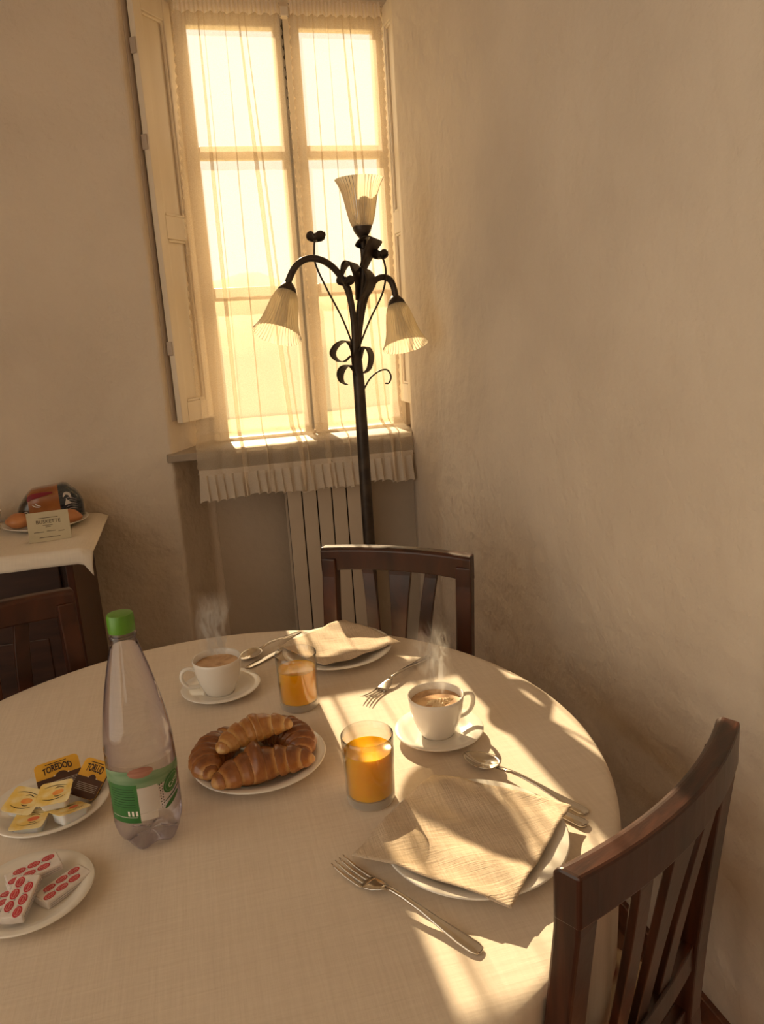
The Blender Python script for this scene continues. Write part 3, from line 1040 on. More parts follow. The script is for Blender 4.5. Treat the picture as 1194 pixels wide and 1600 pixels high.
def tumbler(loc, label, level):
    t = thing('juice_glass', loc, 0, label, 'glass', 'tumblers of orange juice')
    R0, R1, Hg = .0395, .0425, .118
    def rr(z): return R0 + (R1 - R0) * (z / Hg)
    prof = [(rr(z), z) for z in (.017, .04, .07, .10, Hg - .001)] + [(R1 - .0008, Hg), (R1 - .0018, Hg - .001)] + [(rr(z) - .0022, z) for z in (.10, .07, .04, .017)]
    MB().lathe(prof, 64, caps=False).build('glass_wall', 'glass', t, smooth=True)
    MB().lathe([(.001, 0), (R0 - .005, 0), (R0 - .001, .002), (R0, .006), (rr(.0165), .0165), (.030, .0165), (.001, .0155)], 64).build('glass_base', 'glass_base', t, smooth=True, auto=50)
    MB().lathe([(.001, .0172), (rr(.0172) - .0030, .0172), (rr(.05) - .0028, .05), (rr(level) - .0028, level + .0008), (rr(level) - .0045, level), (.001, level)], 64).build('juice', 'juice', t, smooth=True, auto=50)
    return t
tumbler((.214, 1.098, TZ), 'glass of orange juice nearest the camera beside the napkin', .090)
tumbler((.149, 1.462, TZ), 'glass of orange juice behind the croissant plate', .083)

# ------------------------------------------------------------------ bottle
BL = Vector((-.135, 1.121, TZ))
bt = thing('water_bottle', BL, 0, 'tall clear water bottle with green cap and green label', 'bottle')
prof = [(.001, .012), (.018, .010), (.030, .002), (.036, 0), (.042, .004), (.047, .016), (.0505, .034), (.0512, .044), (.0505, .046), (.0512, .050), (.0512, .150), (.0505, .153), (.0512, .157), (.0512, .165),
        (.0485, .190), (.044, .220), (.0375, .252), (.030, .284), (.0225, .312), (.0178, .330), (.0165, .340), (.0165, .347)]
def petal(mb, amp):
    vs = []
    for x, y, z in mb.v:
        if z < .03 and (x * x + y * y) > .0003:
            a = atan2(y, x)
            k = (1 - z / .03)
            vs.append((x * (1 - .06 * k * (1 + cos(5 * a)) / 2), y * (1 - .06 * k * (1 + cos(5 * a)) / 2), z + .009 * k * (1 + cos(5 * a)) / 2))
        else:
            vs.append((x, y, z))
    mb.v = vs
    return mb
petal(MB().lathe(prof, 80, caps=False), 1).build('bottle_body', 'bottle', bt, smooth=True)
wp = [(max(.001, r - .0016), z + .001) for r, z in prof if z <= .312] + [(.0192, .318), (.001, .318)]
petal(MB().lathe(wp, 80), 1).build('water', 'water', bt, smooth=True, auto=60)
capm = MB()
capm.lathe([(.001, .341), (.0188, .341), (.0192, .343), (.0192, .364), (.0180, .368), (.012, .369), (.001, .369)], 72, 36, .012)
capm.build('cap', 'cap', bt, smooth=True, auto=40)
MB().lathe([(.0166, .333), (.0200, .333), (.0200, .337), (.0166, .337)], 40, caps=False).build('neck_ring', 'bottle', bt, smooth=True, auto=30)
# label: film patches wrapped on the body; angle 0 faces the camera
A0 = atan2(-BL.y, -BL.x)
RL = .0517
def wrapxf(rad):
    def f(co):     # x across (m, to the right seen from outside), y up (m)
        a = A0 + co[0] / RL
        return Vector((rad * cos(a), rad * sin(a), co[1] + .019))
    return f
def patch(x0, x1, z0, z1, mat, name, layer, top=None, bot=None, n=18):
    f = wrapxf(RL + .0003 * layer)
    mb = MB()
    def fn(u, v):
        x = x0 + (x1 - x0) * u
        a = bot(u) if bot else z0
        b = top(u) if top else z1
        return tuple(f((x, a + (b - a) * v)))
    mb.grid(fn, n, 4)
    return mb.build(name, mat, lab, smooth=True)
def oval(cx, cz, rx, rz_, rot, mat, name, layer):
    f = wrapxf(RL + .0003 * layer)
    mb = MB()
    def fn(u, v):
        a = 2 * pi * u
        x, z = rx * v * cos(a), rz_ * v * sin(a)
        return tuple(f((cx + x * cos(rot) - z * sin(rot), cz + x * sin(rot) + z * cos(rot))))
    mb.grid(fn, 28, 4)
    return mb.build(name, mat, lab, smooth=True)
lab = MB().grid(lambda u, v: tuple(wrapxf(RL)((-.074 + .148 * u, .036 + .093 * v))), 40, 4).build('label', thin_glass('label_clear_film', (.88, .86, .84), .8), bt, smooth=True)
patch(-.074, .074, .088, .118, 'label_pale', 'green_band', 1, top=lambda u: .116 + .006 * sin(u * 5), bot=lambda u: .094 - .004 * sin(u * 3.1))
patch(-.064, -.012, .037, .100, 'label_green', 'green_panel', 2)
patch(-.012, .018, .052, .094, 'label_white', 'white_panel', 2)
patch(-.012, .014, .040, .0515, 'label_white', 'price_panel', 2)
oval(-.004, .119, .0185, .0085, .05, 'label_red', 'medallion', 3)
oval(.043, .085, .0185, .0135, .55, 'label_green', 'logo_oval', 3)
oval(.043, .085, .0160, .0110, .55, 'label_pale', 'logo_ring', 4)
oval(.043, .085, .0145, .0095, .55, 'label_green', 'logo_heart', 5)
oval(.040, .056, .0170, .0040, .45, 'label_green', 'swoosh', 3)
oval(.043, .066, .0200, .0012, .35, 'print_green', 'swoosh_line', 3)
for k in range(8):
    patch(-.055, -.017, .0925 - k * .0042, .0937 - k * .0042, 'print_green', 'text_line', 3)
for k in range(3):
    patch(-.030 + k * .006, -.027 + k * .006, .049, .057, 'print_white', 'text_mark', 3)
patch(-.060, -.016, .0465, .0472, 'print_white', 'text_rule', 3)
for k in range(9):
    patch(.020, .0213, .052 + k * .0046, .0542 + k * .0046, 'print_dark', 'text_tick', 3, n=2)
    patch(.0235, .0248, .053 + k * .0046, .0552 + k * .0046, 'print_dark', 'text_tick', 3, n=2)
fx = wrapxf(RL + .0022)
def lx(co):
    x, y = co[0], co[1]
    return fx((.045 + x * cos(.5) - y * sin(.5), .085 + x * sin(.5) + y * cos(.5)))
text_mesh('Cuor', .011, 'logo_text', 'print_white', lab, lx)

# ------------------------------------------------------------------ croissants
def croissant(loc, rz, length, rad, bend, seed, mat, label, tilt=(0, 0), nseg=7, hump=1.0, squash=.80):
    """crescent of rolled dough: stepped overlapping layers, thick middle, thin horns"""
    rnd = random.Random(seed)
    nt, na = 150, 40
    cuts = sorted([.5 + (k - (nseg - 1) / 2) / nseg * .98 + rnd.uniform(-.02, .02) for k in range(nseg)])
    vs, bake = [], []
    half = length / 2
    for i in range(nt + 1):
        t = i / nt
        s = (t - .5) * 2
        # arc spine
        ang = s * bend
        Rb = half / bend
        c = Vector((Rb * sin(ang), -Rb * (1 - cos(ang)), 0))
        tang = Vector((cos(ang), -sin(ang), 0))
        nrm = Vector((sin(ang), cos(ang), 0))
        env = (max(0.0, 1 - abs(s) ** 2.3)) ** .62
        for j in range(na):
            a = 2 * pi * j / na
            # slanted layer edges
            tt = t + .022 * sin(a) * (1 if s > 0 else -1) + .008 * sin(2 * a + seed)
            lo_, hi_ = 0.0, 1.0
            for cst in cuts:
                if cst <= tt: lo_ = cst
            for cst in reversed(cuts):
                if cst > tt: hi_ = cst
            ph = (tt - lo_) / max(1e-3, hi_ - lo_)
            if s < 0: pass
            mid = lo_ <= .5 <= hi_
            ph_out = ph if s < 0 else 1 - ph       # 0 at outer edge of the layer, 1 towards the middle
            if mid: ph_out = 1 - abs(ph - .5) * 2 * .0
            step = .80 + .20 * min(1, ph_out * 1.5) if not mid else 1.05 - .10 * (abs(ph - .5) * 2) ** 4
            r = rad * (.10 + .90 * env) * step * (1 + .02 * sin(13 * a + 31 * t + seed))
            if mid and hump > 1:
                r *= 1 + (hump - 1) * max(0, sin(a)) ** 2 * (1 - (abs(ph - .5) * 2) ** 2)
            z = r * sin(a) * squash
            if z < 0: z *= .75
            p = c + nrm * (r * cos(a)) + Vector((0, 0, z))
            vs.append(p)
            groove = 1 - min(1, ph_out * 2.6) if not mid else (abs(ph - .5) * 2) ** 6 * .8
            b = .30 + .45 * max(0, sin(a)) + .18 * env - .95 * groove + rnd.uniform(-.06, .06)
            bake.append(max(0, min(1, b)))
    fs = [(i * na + j, i * na + (j + 1) % na, (i + 1) * na + (j + 1) % na, (i + 1) * na + j) for i in range(nt) for j in range(na)]
    fs += [tuple(range(na - 1, -1, -1)), tuple(nt * na + j for j in range(na))]
    zmin = min(v.z for v in vs)
    mb = MB(); mb.add([(v.x, v.y, v.z - zmin) for v in vs], fs)
    o = mb.build('croissant', mat, None, smooth=True)
    atr = o.data.attributes.new('bake', 'FLOAT', 'POINT')
    atr.data.foreach_set('value', bake)
    o.location = loc
    o.rotation_euler = (tilt[0], tilt[1], rz)
    return tag(o, label, 'croissant', 'croissants on the plate')

PZ = TZ + .0085
croissant((-.030, 1.283, PZ), radians(58), .175, .036, 1.0, 1, 'cro_dark', 'dark brown croissant curving along the bottle side of the plate', nseg=9)
croissant((.102, 1.300, PZ), radians(-48), .185, .036, 1.15, 2, 'cro_dark', 'dark layered croissant at the back of the plate by the juice glasses', nseg=11)
croissant((.048, 1.205, PZ + .001), radians(8), .185, .036, .55, 3, 'cro_dark', 'glossy croissant with a raised middle lying in front of the others', nseg=7, hump=1.42)
croissant((.040, 1.275, PZ + .038), radians(14), .150, .0285, .75, 4, 'cro_pale', 'pale golden croissant resting on top of the others', tilt=(radians(8), radians(-4)), nseg=7, hump=1.12)

# ------------------------------------------------------------------ napkins
def napkin(corners, plate_c, plate_r, seed, label, droop, pz=.0268):
    """square cloth on a plate, corners drooping past the rim"""
    rnd = random.Random(seed)
    ph = [rnd.uniform(0, 6.28) for _ in range(6)]
    c = [Vector((x, y, 0)) for x, y in corners]
    mid = sum(c, Vector()) / 4
    def fn(u, v):
        p = c[0] * (1 - u) * (1 - v) + c[1] * u * (1 - v) + c[2] * u * v + c[3] * (1 - u) * v
        r = sqrt((p.x - plate_c[0]) ** 2 + (p.y - plate_c[1]) ** 2)
        z = pz + .0022 * sin(p.x * 46 + ph[0]) * sin(p.y * 38 + ph[1]) + .0012 * sin((p.x + p.y) * 70 + ph[2])
        if r < plate_r:
            z -= .006 * (1 - (r / plate_r) ** 2)
            z += .002
        else:
            z -= min((r - plate_r) * droop, .021)
        return (p.x - mid.x, p.y - mid.y, z)
    o = MB().grid(fn, 40, 40).build('napkin', 'napkin', None, smooth=True, solid=.0011)
    o.location = (mid.x, mid.y, TZ)
    return tag(o, label, 'napkin', 'linen napkins on plates')

napkin([(.322, 1.098), (.494, .944), (.322, .776), (.150, .945)], (.332, .933), .1366, 2, 'linen napkin lying on the near plate beside the steel fork', .16)
napkin([(.134, 1.728), (.322, 1.838), (.416, 1.640), (.222, 1.572)], (.272, 1.683), .130, 5, 'linen napkin lying on the far plate in front of the chair', .06)

# ------------------------------------------------------------------ cutlery
def flat_loft(stations, n=10):
    """stations: (s, half width, half thickness, z)"""
    rings = []
    for s, w, h, z in stations:
        rings.append([(s, w * cos(2 * pi * j / n), z + h * sin(2 * pi * j / n)) for j in range(n)])
    return MB().loft(rings)

HANDLE = [(0, .002, .0008, .0030), (.002, .0075, .0022, .0032), (.010, .0105, .0026, .0036), (.030, .0100, .0024, .0050), (.060, .0070, .0024, .0085), (.090, .0046, .0026, .0125), (.120, .0038, .0028, .0150), (.140, .0036, .0028, .0150), (.150, .0045, .0024, .0135)]

def place(name, a, b, label, cat, group):
    """a = handle end, b = tip (plan), returns the thing with local +x from handle to tip and its length"""
    d = Vector((b[0] - a[0], b[1] - a[1], 0))
    t = thing(name, (a[0], a[1], TZ), atan2(d.y, d.x), label, cat, group)
    return t, d.length

def fork(a, b, label):
    t, Ln = place('fork', a, b, label, 'fork', 'steel forks')
    k = Ln / .240
    mb = flat_loft([(s * k, w, h, z) for s, w, h, z in HANDLE])
    mb.build('handle', 'steel', t, smooth=True)
    flat_loft([(s * k, w, h, z) for s, w, h, z in ((.146, .0042, .0022, .0142), (.156, .0085, .0016, .0110), (.166, .0128, .0013, .0075), (.178, .0138, .0012, .0045), (.186, .0138, .0012, .0035))]).build('head', 'steel', t, smooth=True)
    for i in range(4):
        y = (-1.5 + i) * .0078
        st = [(.182, .0027, .0011, .0035), (.195, .0025, .0011, .0030), (.215, .0022, .0010, .0046), (.232, .0017, .0008, .0085), (.240, .0007, .0004, .0115)]
        mb = flat_loft([(s * k, w, h, z) for s, w, h, z in st], 8)
        mb.v = [(x, yy + y, z) for x, yy, z in mb.v]
        mb.build('tine', 'steel', t, smooth=True)
    return t

def spoon(a, b, label):
    t, Ln = place('spoon', a, b, label, 'spoon', 'steel spoons')
    k = Ln / .240
    flat_loft([(s * k, w, h, z) for s, w, h, z in HANDLE + [(.172, .0060, .0014, .0120)]]).build('handle', 'steel', t, smooth=True)
    def fn(u, v):
        a_ = 2 * pi * u
        x = .206 + .037 * v * cos(a_)
        wid = .0235 * (1 - .22 * cos(a_)) 
        y = wid * v * sin(a_)
        z = .0125 - .0105 * (1 - v ** 2) - .002 * cos(a_) * v
        return (x * k, y, z)
    MB().grid(fn, 36, 8).build('bowl', 'steel', t, smooth=True, solid=.0012)
    return t

def knife(a, b, label):
    t, Ln = place('knife', a, b, label, 'knife', 'steel knives')
    k = Ln / .240
    flat_loft([(s * k, w, h, z) for s, w, h, z in ((0, .002, .001, .004), (.003, .0085, .0035, .004), (.012, .0105, .0040, .004), (.05, .0092, .0038, .004), (.10, .0075, .0036, .004), (.118, .0070, .0030, .004))]).build('handle', 'steel', t, smooth=True)
    flat_loft([(s * k, w, h, z) for s, w, h, z in ((.116, .0060, .0016, .004), (.125, .0095, .0011, .004), (.20, .0098, .0009, .004), (.228, .0075, .0008, .004), (.240, .0015, .0006, .004))]).build('blade', 'steel', t, smooth=True)
    return t

fork((.268, .742), (.130, .955), 'steel fork lying in front of the near napkin and plate')
spoon((.522, .945), (.401, 1.158), 'steel spoon beside the saucer of the foamy coffee')
knife((.506, .918), (.424, 1.062), 'steel knife mostly hidden by the near napkin, only its handle end showing')
fork((.467, 1.588), (.279, 1.424), 'steel fork lying beside the far plate in the chair shadow')
spoon((.205, 1.850), (.047, 1.722), 'steel spoon beside the far coffee cup')
knife((.225, 1.822), (.052, 1.676), 'steel knife lying next to the spoon by the far coffee cup')

# ------------------------------------------------------------------ jam and spread portions
def rrect(w, d, r, n=5):
    pts = []
    for cx, cy_, a0 in ((w - r, d - r, 0), (-w + r, d - r, 90), (-w + r, -d + r, 180), (w - r, -d + r, 270)):
        for k in range(n + 1):
            a = radians(a0 + 90 * k / n)
            pts.append((cx + r * cos(a), cy_ + r * sin(a)))
    return pts

def orient(t, rot):
    t.rotation_euler = rot

def disc(cx, cy_, rx, ry, z, rot=0, n=24):
    return MB().add([(cx + rx * cos(2 * pi * k / n) * cos(rot) - ry * sin(2 * pi * k / n) * sin(rot), cy_ + rx * cos(2 * pi * k / n) * sin(rot) + ry * sin(2 * pi * k / n) * cos(rot), z) for k in range(n)], [tuple(range(n))])

def strip(pts, w, z):
    """thin printed line through 2D points"""
    P_ = smoothpath([(x, y, 0) for x, y in pts], 5)
    vs, fs = [], []
    for i, p in enumerate(P_):
        tg = (P_[min(i + 1, len(P_) - 1)] - P_[max(i - 1, 0)]).normalized()
        nn = Vector((-tg.y, tg.x, 0)) * w / 2 * (1 - abs(2 * i / (len(P_) - 1) - 1) ** 3 * .7)
        vs += [(p.x + nn.x, p.y + nn.y, z), (p.x - nn.x, p.y - nn.y, z)]
    fs = [(2 * i, 2 * i + 1, 2 * i + 3, 2 * i + 2) for i in range(len(P_) - 1)]
    return MB().add(vs, fs)

def jam(loc, rot, fruit, label):
    t = thing('jam_portion', loc, 0, label, 'jam portion', 'jam portions on the side plate')
    orient(t, rot)
    w, h = .0235, .0175
    rings = []
    for k, z in ((.80, 0), (.84, .001), (.93, h - .0015), (.95, h)):
        rings.append([(x, y, z) for x, y in rrect(w * k, w * k, .007 * k)])
    MB().loft(rings).build('tub', 'tub_white', t, bevel=0)
    lw = w + .0025
    lid = MB().prism(rrect(lw, lw, .0065), h, h + .0012).build('lid', 'foil_yellow', t, bevel=.0004)
    z = h + .0015
    disc(.006, -.001, .0090, .0055, z, .25).build('fruit_print', fruit, lid)
    strip([(-.018, .013), (-.006, .016), (.006, .0155), (.018, .013)], .0014, z).build('line_print', 'print_dark', lid)
    strip([(-.016, -.013), (-.004, -.0165), (.008, -.0155), (.018, -.011)], .0014, z).build('line_print', 'print_dark', lid)
    strip([(-.001, .009), (.006, .0115), (.014, .008)], .0018, z).build('line_print', 'print_dark', lid)
    strip([(.001, -.009), (.006, -.0105), (.012, -.009)], .0018, z).build('line_print', 'print_dark', lid)
    return t

JZ = TZ + .0065
jam((-.322, 1.188, JZ), (0, 0, radians(-8)), 'fruit_red', 'jam portion with a red fruit lid at the front of the side plate')
jam((-.262, 1.186, JZ + .0045), (radians(-14), radians(8), radians(32)), 'fruit_red', 'jam portion with a red fruit lid tilted towards the water bottle')
jam((-.284, 1.217, JZ + .0235), (radians(10), radians(-4), radians(-4)), 'fruit', 'jam portion with an orange fruit lid on top of the heap')
jam((-.336, 1.228, JZ + .0150), (radians(14), radians(8), radians(-22)), 'fruit', 'jam portion with an orange fruit lid near the edge of the photo')

def spread(loc, rot, w, d, txt, label):
    t = thing('spread_portion', loc, 0, label, 'spread portion', 'chocolate spread portions on the side plate')
    orient(t, rot)
    h = .013
    rings = []
    for k, z in ((.80, -h), (.86, -h + .001), (.93, 0)):
        rings.append([(x, y, z) for x, y in rrect(w * k, d * k, .008 * k)])
    MB().loft(rings).build('tub', 'choc', t)
    lid = MB().prism(rrect(w, d, .008), 0, .0012).build('lid', 'gold', t, bevel=.0004)
    z = .0015
    pts = [p for p in rrect(w - .0003, d - .0003, .0079)]
    low = [(x, y) for x, y in pts if y < 0] + [(w - .0003, d * .02), (-w + .0003, d * .02)]
    n = len(low)
    MB().add([(x, y, z) for x, y in low], [tuple(range(n))]).build('brown_band', 'choc', lid)
    disc(w * .12, d * .02, w * .26, d * .20, z + .0002).build('nut_print', 'choc', lid)
    for s in (-1, 1):
        disc(w * .12 + s * w * .32, d * .04, w * .035, w * .035, z + .0004, n=12).build('dot_print', 'print_white', lid)
    for k in range(5):
        MB().box(-w * .72, w * .80, -d * (.30 + .085 * k) - .0003, -d * (.30 + .085 * k) + .0003, z + .0002, z + .0004).build('text_line', 'label_white', lid)
    def xf(co):
        k = 1.30 * w / (len(txt) * d * .37)
        return Vector((co[0] * k, co[1] + d * .50 + (-7.0 * (co[0] * k) ** 2 + .0008), z + .0003))
    text_mesh(txt, d * .54, 'lid_text', 'print_dark', lid, xf, bold=.0004)
    MB().box(-w * .5, w * .45, d * .80, d * .84, z + .0002, z + .0004).build('text_line', 'print_dark', lid)
    return t

spread((-.290, 1.284, TZ + .038), (radians(42), radians(-3), radians(14)), .036, .029, 'TOREDOD', 'large gold and brown chocolate spread portion leaning at the back of the side plate')
spread((-.236, 1.256, TZ + .037), (radians(36), radians(14), radians(-26)), .024, .033, 'TORLUD', 'small gold and brown chocolate spread portion beside the water bottle')

# ------------------------------------------------------------------ butter portions
def butter(loc, rot, label, ln=.036, wd=.0165, h=.012):
    t = thing('butter_portion', loc, 0, label, 'butter portion', 'wrapped butter portions on the small plate')
    orient(t, rot)
    w = MB().box(-ln, ln, -wd, wd, 0, h).build('wrapper', 'foil_white', t, bevel=.0018, seg=2)
    for k in (-1, 1):   # folded ends
        MB().prism([(k * ln, -wd * .9), (k * (ln + .0015), 0), (k * ln, wd * .9)], h * .1, h * .9).build('folded_end', 'foil_white', t)
    z = h + .0003
    pos = [(-.026, -.0072), (-.0065, -.0072), (.013, -.0072), (-.0165, .0075), (.003, .0075), (.0225, .0075)]
    for x, y in pos:
        ov = disc(x, y, .0088, .0058, z).build('red_oval', 'butter_red', w)
        disc(x, y, .0066, .0038, z + .0002).build('pink_ring', 'butter_pink', ov)
        disc(x, y, .0060, .0033, z + .0003).build('red_heart', 'butter_red', ov)
        text_mesh('rosses', .0046, 'oval_text', 'butter_pink', ov, lambda co, x=x, y=y: Vector((co[0] * .95 + x, co[1] + y, z + .0006)))
    for x, y in ((-.0165, -.004), (.003, -.004), (.0225, -.004), (-.026, .004), (-.0065, .004), (.013, .004)):
        disc(x, y, .0012, .0012, z, n=8).build('grey_dot', 'butter_grey', w)
    for k in range(2):
        MB().box(-ln * .9, ln * .9, -wd - .0006, -wd, h * (.3 + .25 * k), h * (.3 + .25 * k) + .0006).build('fold_line', 'butter_grey', w)
    return t
UZ = TZ + .0062
butter((-.342, 1.008, UZ), (0, 0, radians(20)), 'butter portion reaching to the edge of the photo')
butter((-.250, 1.022, UZ), (0, 0, radians(43)), 'butter portion on the bottle side of the small plate')
butter((-.292, 1.050, UZ + .0126), (radians(2), radians(-3), radians(22)), 'butter portion lying across the back of the heap')
butter((-.300, .998, UZ + .0125), (radians(0), radians(-10), radians(78)), 'butter portion lying upright towards the camera on top of the heap', ln=.034)

# ------------------------------------------------------------------ sideboard group
SZ = .900
sb = thing('sideboard', (-.90, 2.69, 0), 0, 'dark wooden sideboard under a white cloth against the back wall', 'sideboard')
sx0, sx1, sy0, sy1 = -.55, .49, -.245, .235
MB().box(sx0, sx1 - .02, sy0 + .012, sy1, .10, SZ - .03).build('carcass', 'dark_wood', sb, bevel=.003)
MB().box(sx1 - .022, sx1, sy0, sy1, .0, SZ - .03).build('side_panel', 'wood', sb, bevel=.003)
MB().box(sx0 - .02, sx1 + .015, sy0 - .02, sy1 + .01, SZ - .03, SZ - .004).build('top_board', 'dark_wood', sb, bevel=.006)
for x0, x1 in ((sx0 + .02, -.04), (-.02, sx1 - .04)):
    d = MB().box(x0, x1, sy0 - .004, sy0 + .014, .14, .70).build('door', 'dark_wood', sb, bevel=.004)
    MB().box(x0 + .06, x1 - .06, sy0 - .008, sy0 - .002, .22, .62).build('door_panel', 'dark_wood', d, bevel=.004)
    dr = MB().box(x0, x1, sy0 - .004, sy0 + .014, .72, .85).build('drawer', 'dark_wood', sb, bevel=.004)
    MB().tube([((x0 + x1) / 2, sy0 - .004, .785), ((x0 + x1) / 2, sy0 - .026, .785)], [.006, .012], 12).build('knob', 'iron', dr, smooth=True)
for x in (sx0 + .03, sx1 - .045):
    MB().box(x - .02, x + .02, sy0 + .015, sy0 + .055, 0, .11).build('foot', 'dark_wood', sb, bevel=.003)

# cloth on the sideboard: hangs a little over front and the right end
sc_ = thing('sideboard_cloth', (-.90, 2.69, SZ), 0, 'white cloth spread over the sideboard with a hanging corner', 'tablecloth')
cx1, cy0 = sx1 + .028, sy0 - .030
def cl_fn(u, v):
    # u along x (left..right incl. drop), v from back to front incl. drop
    X = (sx0 - .03) + (cx1 + .060 - (sx0 - .03)) * u
    Y = (sy1 + .0) + (cy0 - .046 - sy1) * v
    dx = max(0, X - cx1); dy = max(0, cy0 - Y)
    z = 0.0
    x, y = X, Y
    wob = .006 * sin(X * 14) + .004 * sin(X * 31 + 1)
    if dx > 0:
        x = cx1 + .010 * min(1, dx / .02) + dx * .55; z -= dx * .25 if dy == 0 else dx * .5
    if dy > 0:
        y = cy0 - .010 * min(1, dy / .02) - dy * .12 + wob * min(1, dy / .04); z -= dy * .95
    if dx > 0 and dy > 0:
        x = cx1 + .01 + dx * .45; y = cy0 - .01 - dy * .10; z = -(dx * .75 + dy * .95)
    return (x, y, z + .0012 + .0008 * sin(X * 22 + Y * 17))
MB().grid(cl_fn, 110, 60).build('cloth_sheet', 'white_cloth', sc_, smooth=True, solid=.0015)
SB = SZ + .0032

pl = MB().lathe([(.001, .002), (.08, .002), (.084, 0), (.10, .004), (.138, .018), (.141, .0205), (.137, .0215), (.10, .008), (.001, .006)], 64).build('serving_plate', 'china', None, smooth=True)
pl.location = (-.528, 2.785, SB)
tag(pl, 'white serving plate with buns on the sideboard', 'plate')

def bun(loc, rx, ry, rz_, rot, label, seed):
    mb = MB()
    def fn(u, v):
        a, b = 2 * pi * u, pi * (v - .5)
        k = 1 + .05 * sin(3 * a + seed) * cos(b) + .04 * sin(5 * b + seed)
        z = rz_ * sin(b) * k
        return (rx * cos(b) * cos(a) * k, ry * cos(b) * sin(a) * k, z if z > 0 else z * .8)
    mb.grid(fn, 32, 18)
    o = mb.build('bread_roll', 'bun', None, smooth=True)
    o.location = loc
    o.rotation_euler = (0, 0, rot)
    return tag(o, label, 'bread roll', 'brown rolls on the sideboard')
bun((-.606, 2.742, SB + .034), .042, .032, .028, .2, 'shiny brown roll at the outer end of the serving plate', 1)
bun((-.444, 2.728, SB + .034), .044, .030, .027, -.3, 'shiny brown roll peeking out beside the small card', 2)

# wrapped loaf
wl = thing('wrapped_loaf', (-.512, 2.815, SB + .019), radians(6), 'loaf in a shiny orange and dark printed wrapper on the serving plate', 'bread loaf')
def loaf_ring(x, hw_, zt, n=28):
    out = []
    for j in range(n):
        a = 2 * pi * j / n
        ca_, sa_ = cos(a), sin(a)
        e = .6
        y = hw_ * math.copysign(abs(ca_) ** e, ca_)
        z = .5 * zt * (1 + math.copysign(abs(sa_) ** e, sa_))
        out.append((x, y, z))
    return out
prof_l = [(-.122, .006, .045), (-.120, .030, .058), (-.112, .045, .075), (-.095, .055, .100), (-.075, .060, .125), (-.058, .062, .138), (-.03, .062, .142), (.01, .062, .145), (.040, .062, .148), (.058, .060, .150), (.072, .058, .146), (.088, .054, .128), (.10, .05, .118), (.112, .045, .100), (.122, .030, .078), (.126, .008, .068)]
def loaf_part(a, b, mat, name, grow=0.0):
    rs = [loaf_ring(x, w + grow, z + grow) for x, w, z in prof_l if a - 1e-6 <= x <= b + 1e-6]
    return MB().loft(rs, cap=True).build(name, mat, wl, smooth=True, auto=60)
wl.scale = (.86, .86, .80)
loaf_part(-.122, -.075, 'wrap_dark', 'dark_end')
body = loaf_part(-.075, .040, 'wrap_orange', 'wrapper_body')
nv = loaf_part(.040, .126, 'wrap_navy', 'navy_end')
# red flash along the top left, pale marks
def on_front(x, z, lift=.003):
    w = .062
    for i in range(len(prof_l) - 1):
        if prof_l[i][0] <= x <= prof_l[i + 1][0]:
            k = (x - prof_l[i][0]) / (prof_l[i + 1][0] - prof_l[i][0])
            w = prof_l[i][1] * (1 - k) + prof_l[i + 1][1] * k
    return (x, -w - lift, z)
def front_strip(pts, wdt, mat, name, par):
    P_ = smoothpath([(x, 0, z) for x, z in pts], 5)
    vs = []
    for i, p in enumerate(P_):
        tg = (P_[min(i + 1, len(P_) - 1)] - P_[max(i - 1, 0)]).normalized()
        nn = Vector((-tg.z, 0, tg.x)) * wdt / 2 * (1 - .8 * abs(2 * i / (len(P_) - 1) - 1) ** 2)
        vs += [on_front(p.x + nn.x, p.z + nn.z), on_front(p.x - nn.x, p.z - nn.z)]
    return MB().add(vs, [(2 * i, 2 * i + 1, 2 * i + 3, 2 * i + 2) for i in range(len(P_) - 1)]).build(name, mat, par, solid=.001)
front_strip([(-.075, .095), (-.066, .110), (-.05, .115), (-.02, .120), (.02, .124)], .022, 'wrap_red', 'red_flash', body)
front_strip([(-.05, .085), (-.044, .077), (-.03, .070)], .005, 'print_white', 'swash_print', body)
front_strip([(-.062, .080), (-.050, .070), (-.034, .066)], .004, 'print_white', 'swash_print', body)
front_strip([(-.108, .030), (-.096, .048), (-.083, .050), (-.077, .036)], .003, 'label_white', 'round_print', body)
MB().add([on_front(.058, .062, .004), on_front(.085, .068, .004), on_front(.066, .090, .004)], [(0, 1, 2)]).build('triangle_print', 'label_white', nv, solid=.001)
front_strip([(.056, .098), (.064, .112), (.078, .108), (.084, .088)], .012, 'label_white', 'loop_print', nv)
for k in range(5):
    front_strip([(.060, .040 + k * .012), (.080, .046 + k * .012), (.105, .040 + k * .010)], .0022, 'butter_grey', 'line_print', nv)

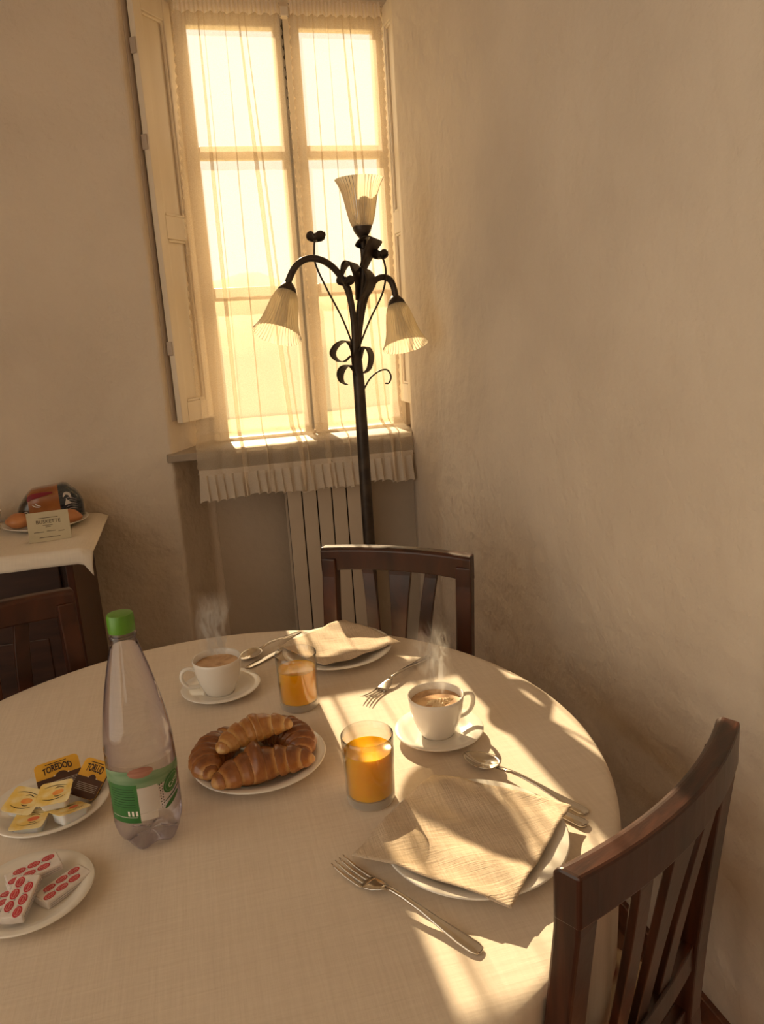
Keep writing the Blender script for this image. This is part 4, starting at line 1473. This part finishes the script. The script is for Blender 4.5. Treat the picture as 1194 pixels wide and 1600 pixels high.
# folded card
cd_ = thing('place_card', (-.482, 2.575, SB), radians(7), 'small folded cream card with printed lettering leaning in front of the rolls', 'card')
cw, chh, ct = .062, .094, radians(14)
def card_face(sgn):
    c_, s_ = cos(ct), sin(ct)
    mb = MB()
    mb.add([(-cw, sgn * chh * s_, 0), (cw, sgn * chh * s_, 0), (cw, 0, chh * c_), (-cw, 0, chh * c_)], [(0, 1, 2, 3)])
    return mb.build('card_leaf', 'card', cd_, solid=.0006)
cf = card_face(-1); card_face(1)
def cxf(dx, dy):
    c_, s_ = cos(ct), sin(ct)
    def f(co):
        x, h = co[0] + dx, co[1] + dy
        return Vector((x, -(chh - h) * s_ - .0011, h * c_))
    return f
text_mesh('BUSKETTE', .016, 'card_text', 'print_dark', cf, cxf(0, .062))
for x0, x1, h in ((-.028, .030, .074), (-.018, .012, .050), (-.010, .006, .045), (-.046, -.016, .030), (-.008, .018, .031), (.026, .044, .028), (-.032, .030, .012)):
    f = cxf(0, 0)
    MB().add([f((x0, h)), f((x1, h)), f((x1, h + .0016)), f((x0, h + .0016))], [(0, 1, 2, 3)]).build('print_line', 'print_dark', cf)

# bowl at the picture edge
bw = thing('sauce_bowl', (-.725, 2.80, SB), 0, 'small white bowl of dark preserve behind the loaf at the photo edge', 'bowl')
MB().lathe([(.001, .003), (.025, .003), (.028, 0), (.030, .004), (.046, .030), (.056, .062), (.0575, .066), (.055, .066), (.044, .032), (.028, .010), (.001, .008)], 48).build('bowl', 'china', bw, smooth=True)
MB().lathe([(.001, .050), (.049, .050), (.0505, .054), (.001, .056)], 40).build('preserve', 'choc', bw, smooth=True)

# ------------------------------------------------------------------ steam
def steam(base, top, r, seed, dens, label):
    h = top - base[2]
    mb = MB()
    rings = []
    for i in range(9):
        v = i / 8
        rr = r * (.55 + .45 * v)
        dx, dy = .010 * sin(v * 4 + seed), .006 * sin(v * 5 + seed * 2)
        rings.append([(dx + rr * cos(2 * pi * j / 20), dy + rr * sin(2 * pi * j / 20), h * v) for j in range(20)])
    mb.loft(rings)
    o = mb.build('steam', steam_mat('steam_volume_%d' % int(seed), seed, h, dens), None)
    o.location = base
    return tag(o, label, 'steam', 'steam over the coffee cups', 'stuff')
steam((S1[0] - .002, S1[1], TZ + .090), TZ + .235, .050, 3.0, 80, 'wisp of white steam rising from the far coffee cup')
steam((S2[0] - .002, S2[1] + .004, TZ + .090), TZ + .225, .048, 8.0, 70, 'wisp of white steam rising from the foamy coffee cup')
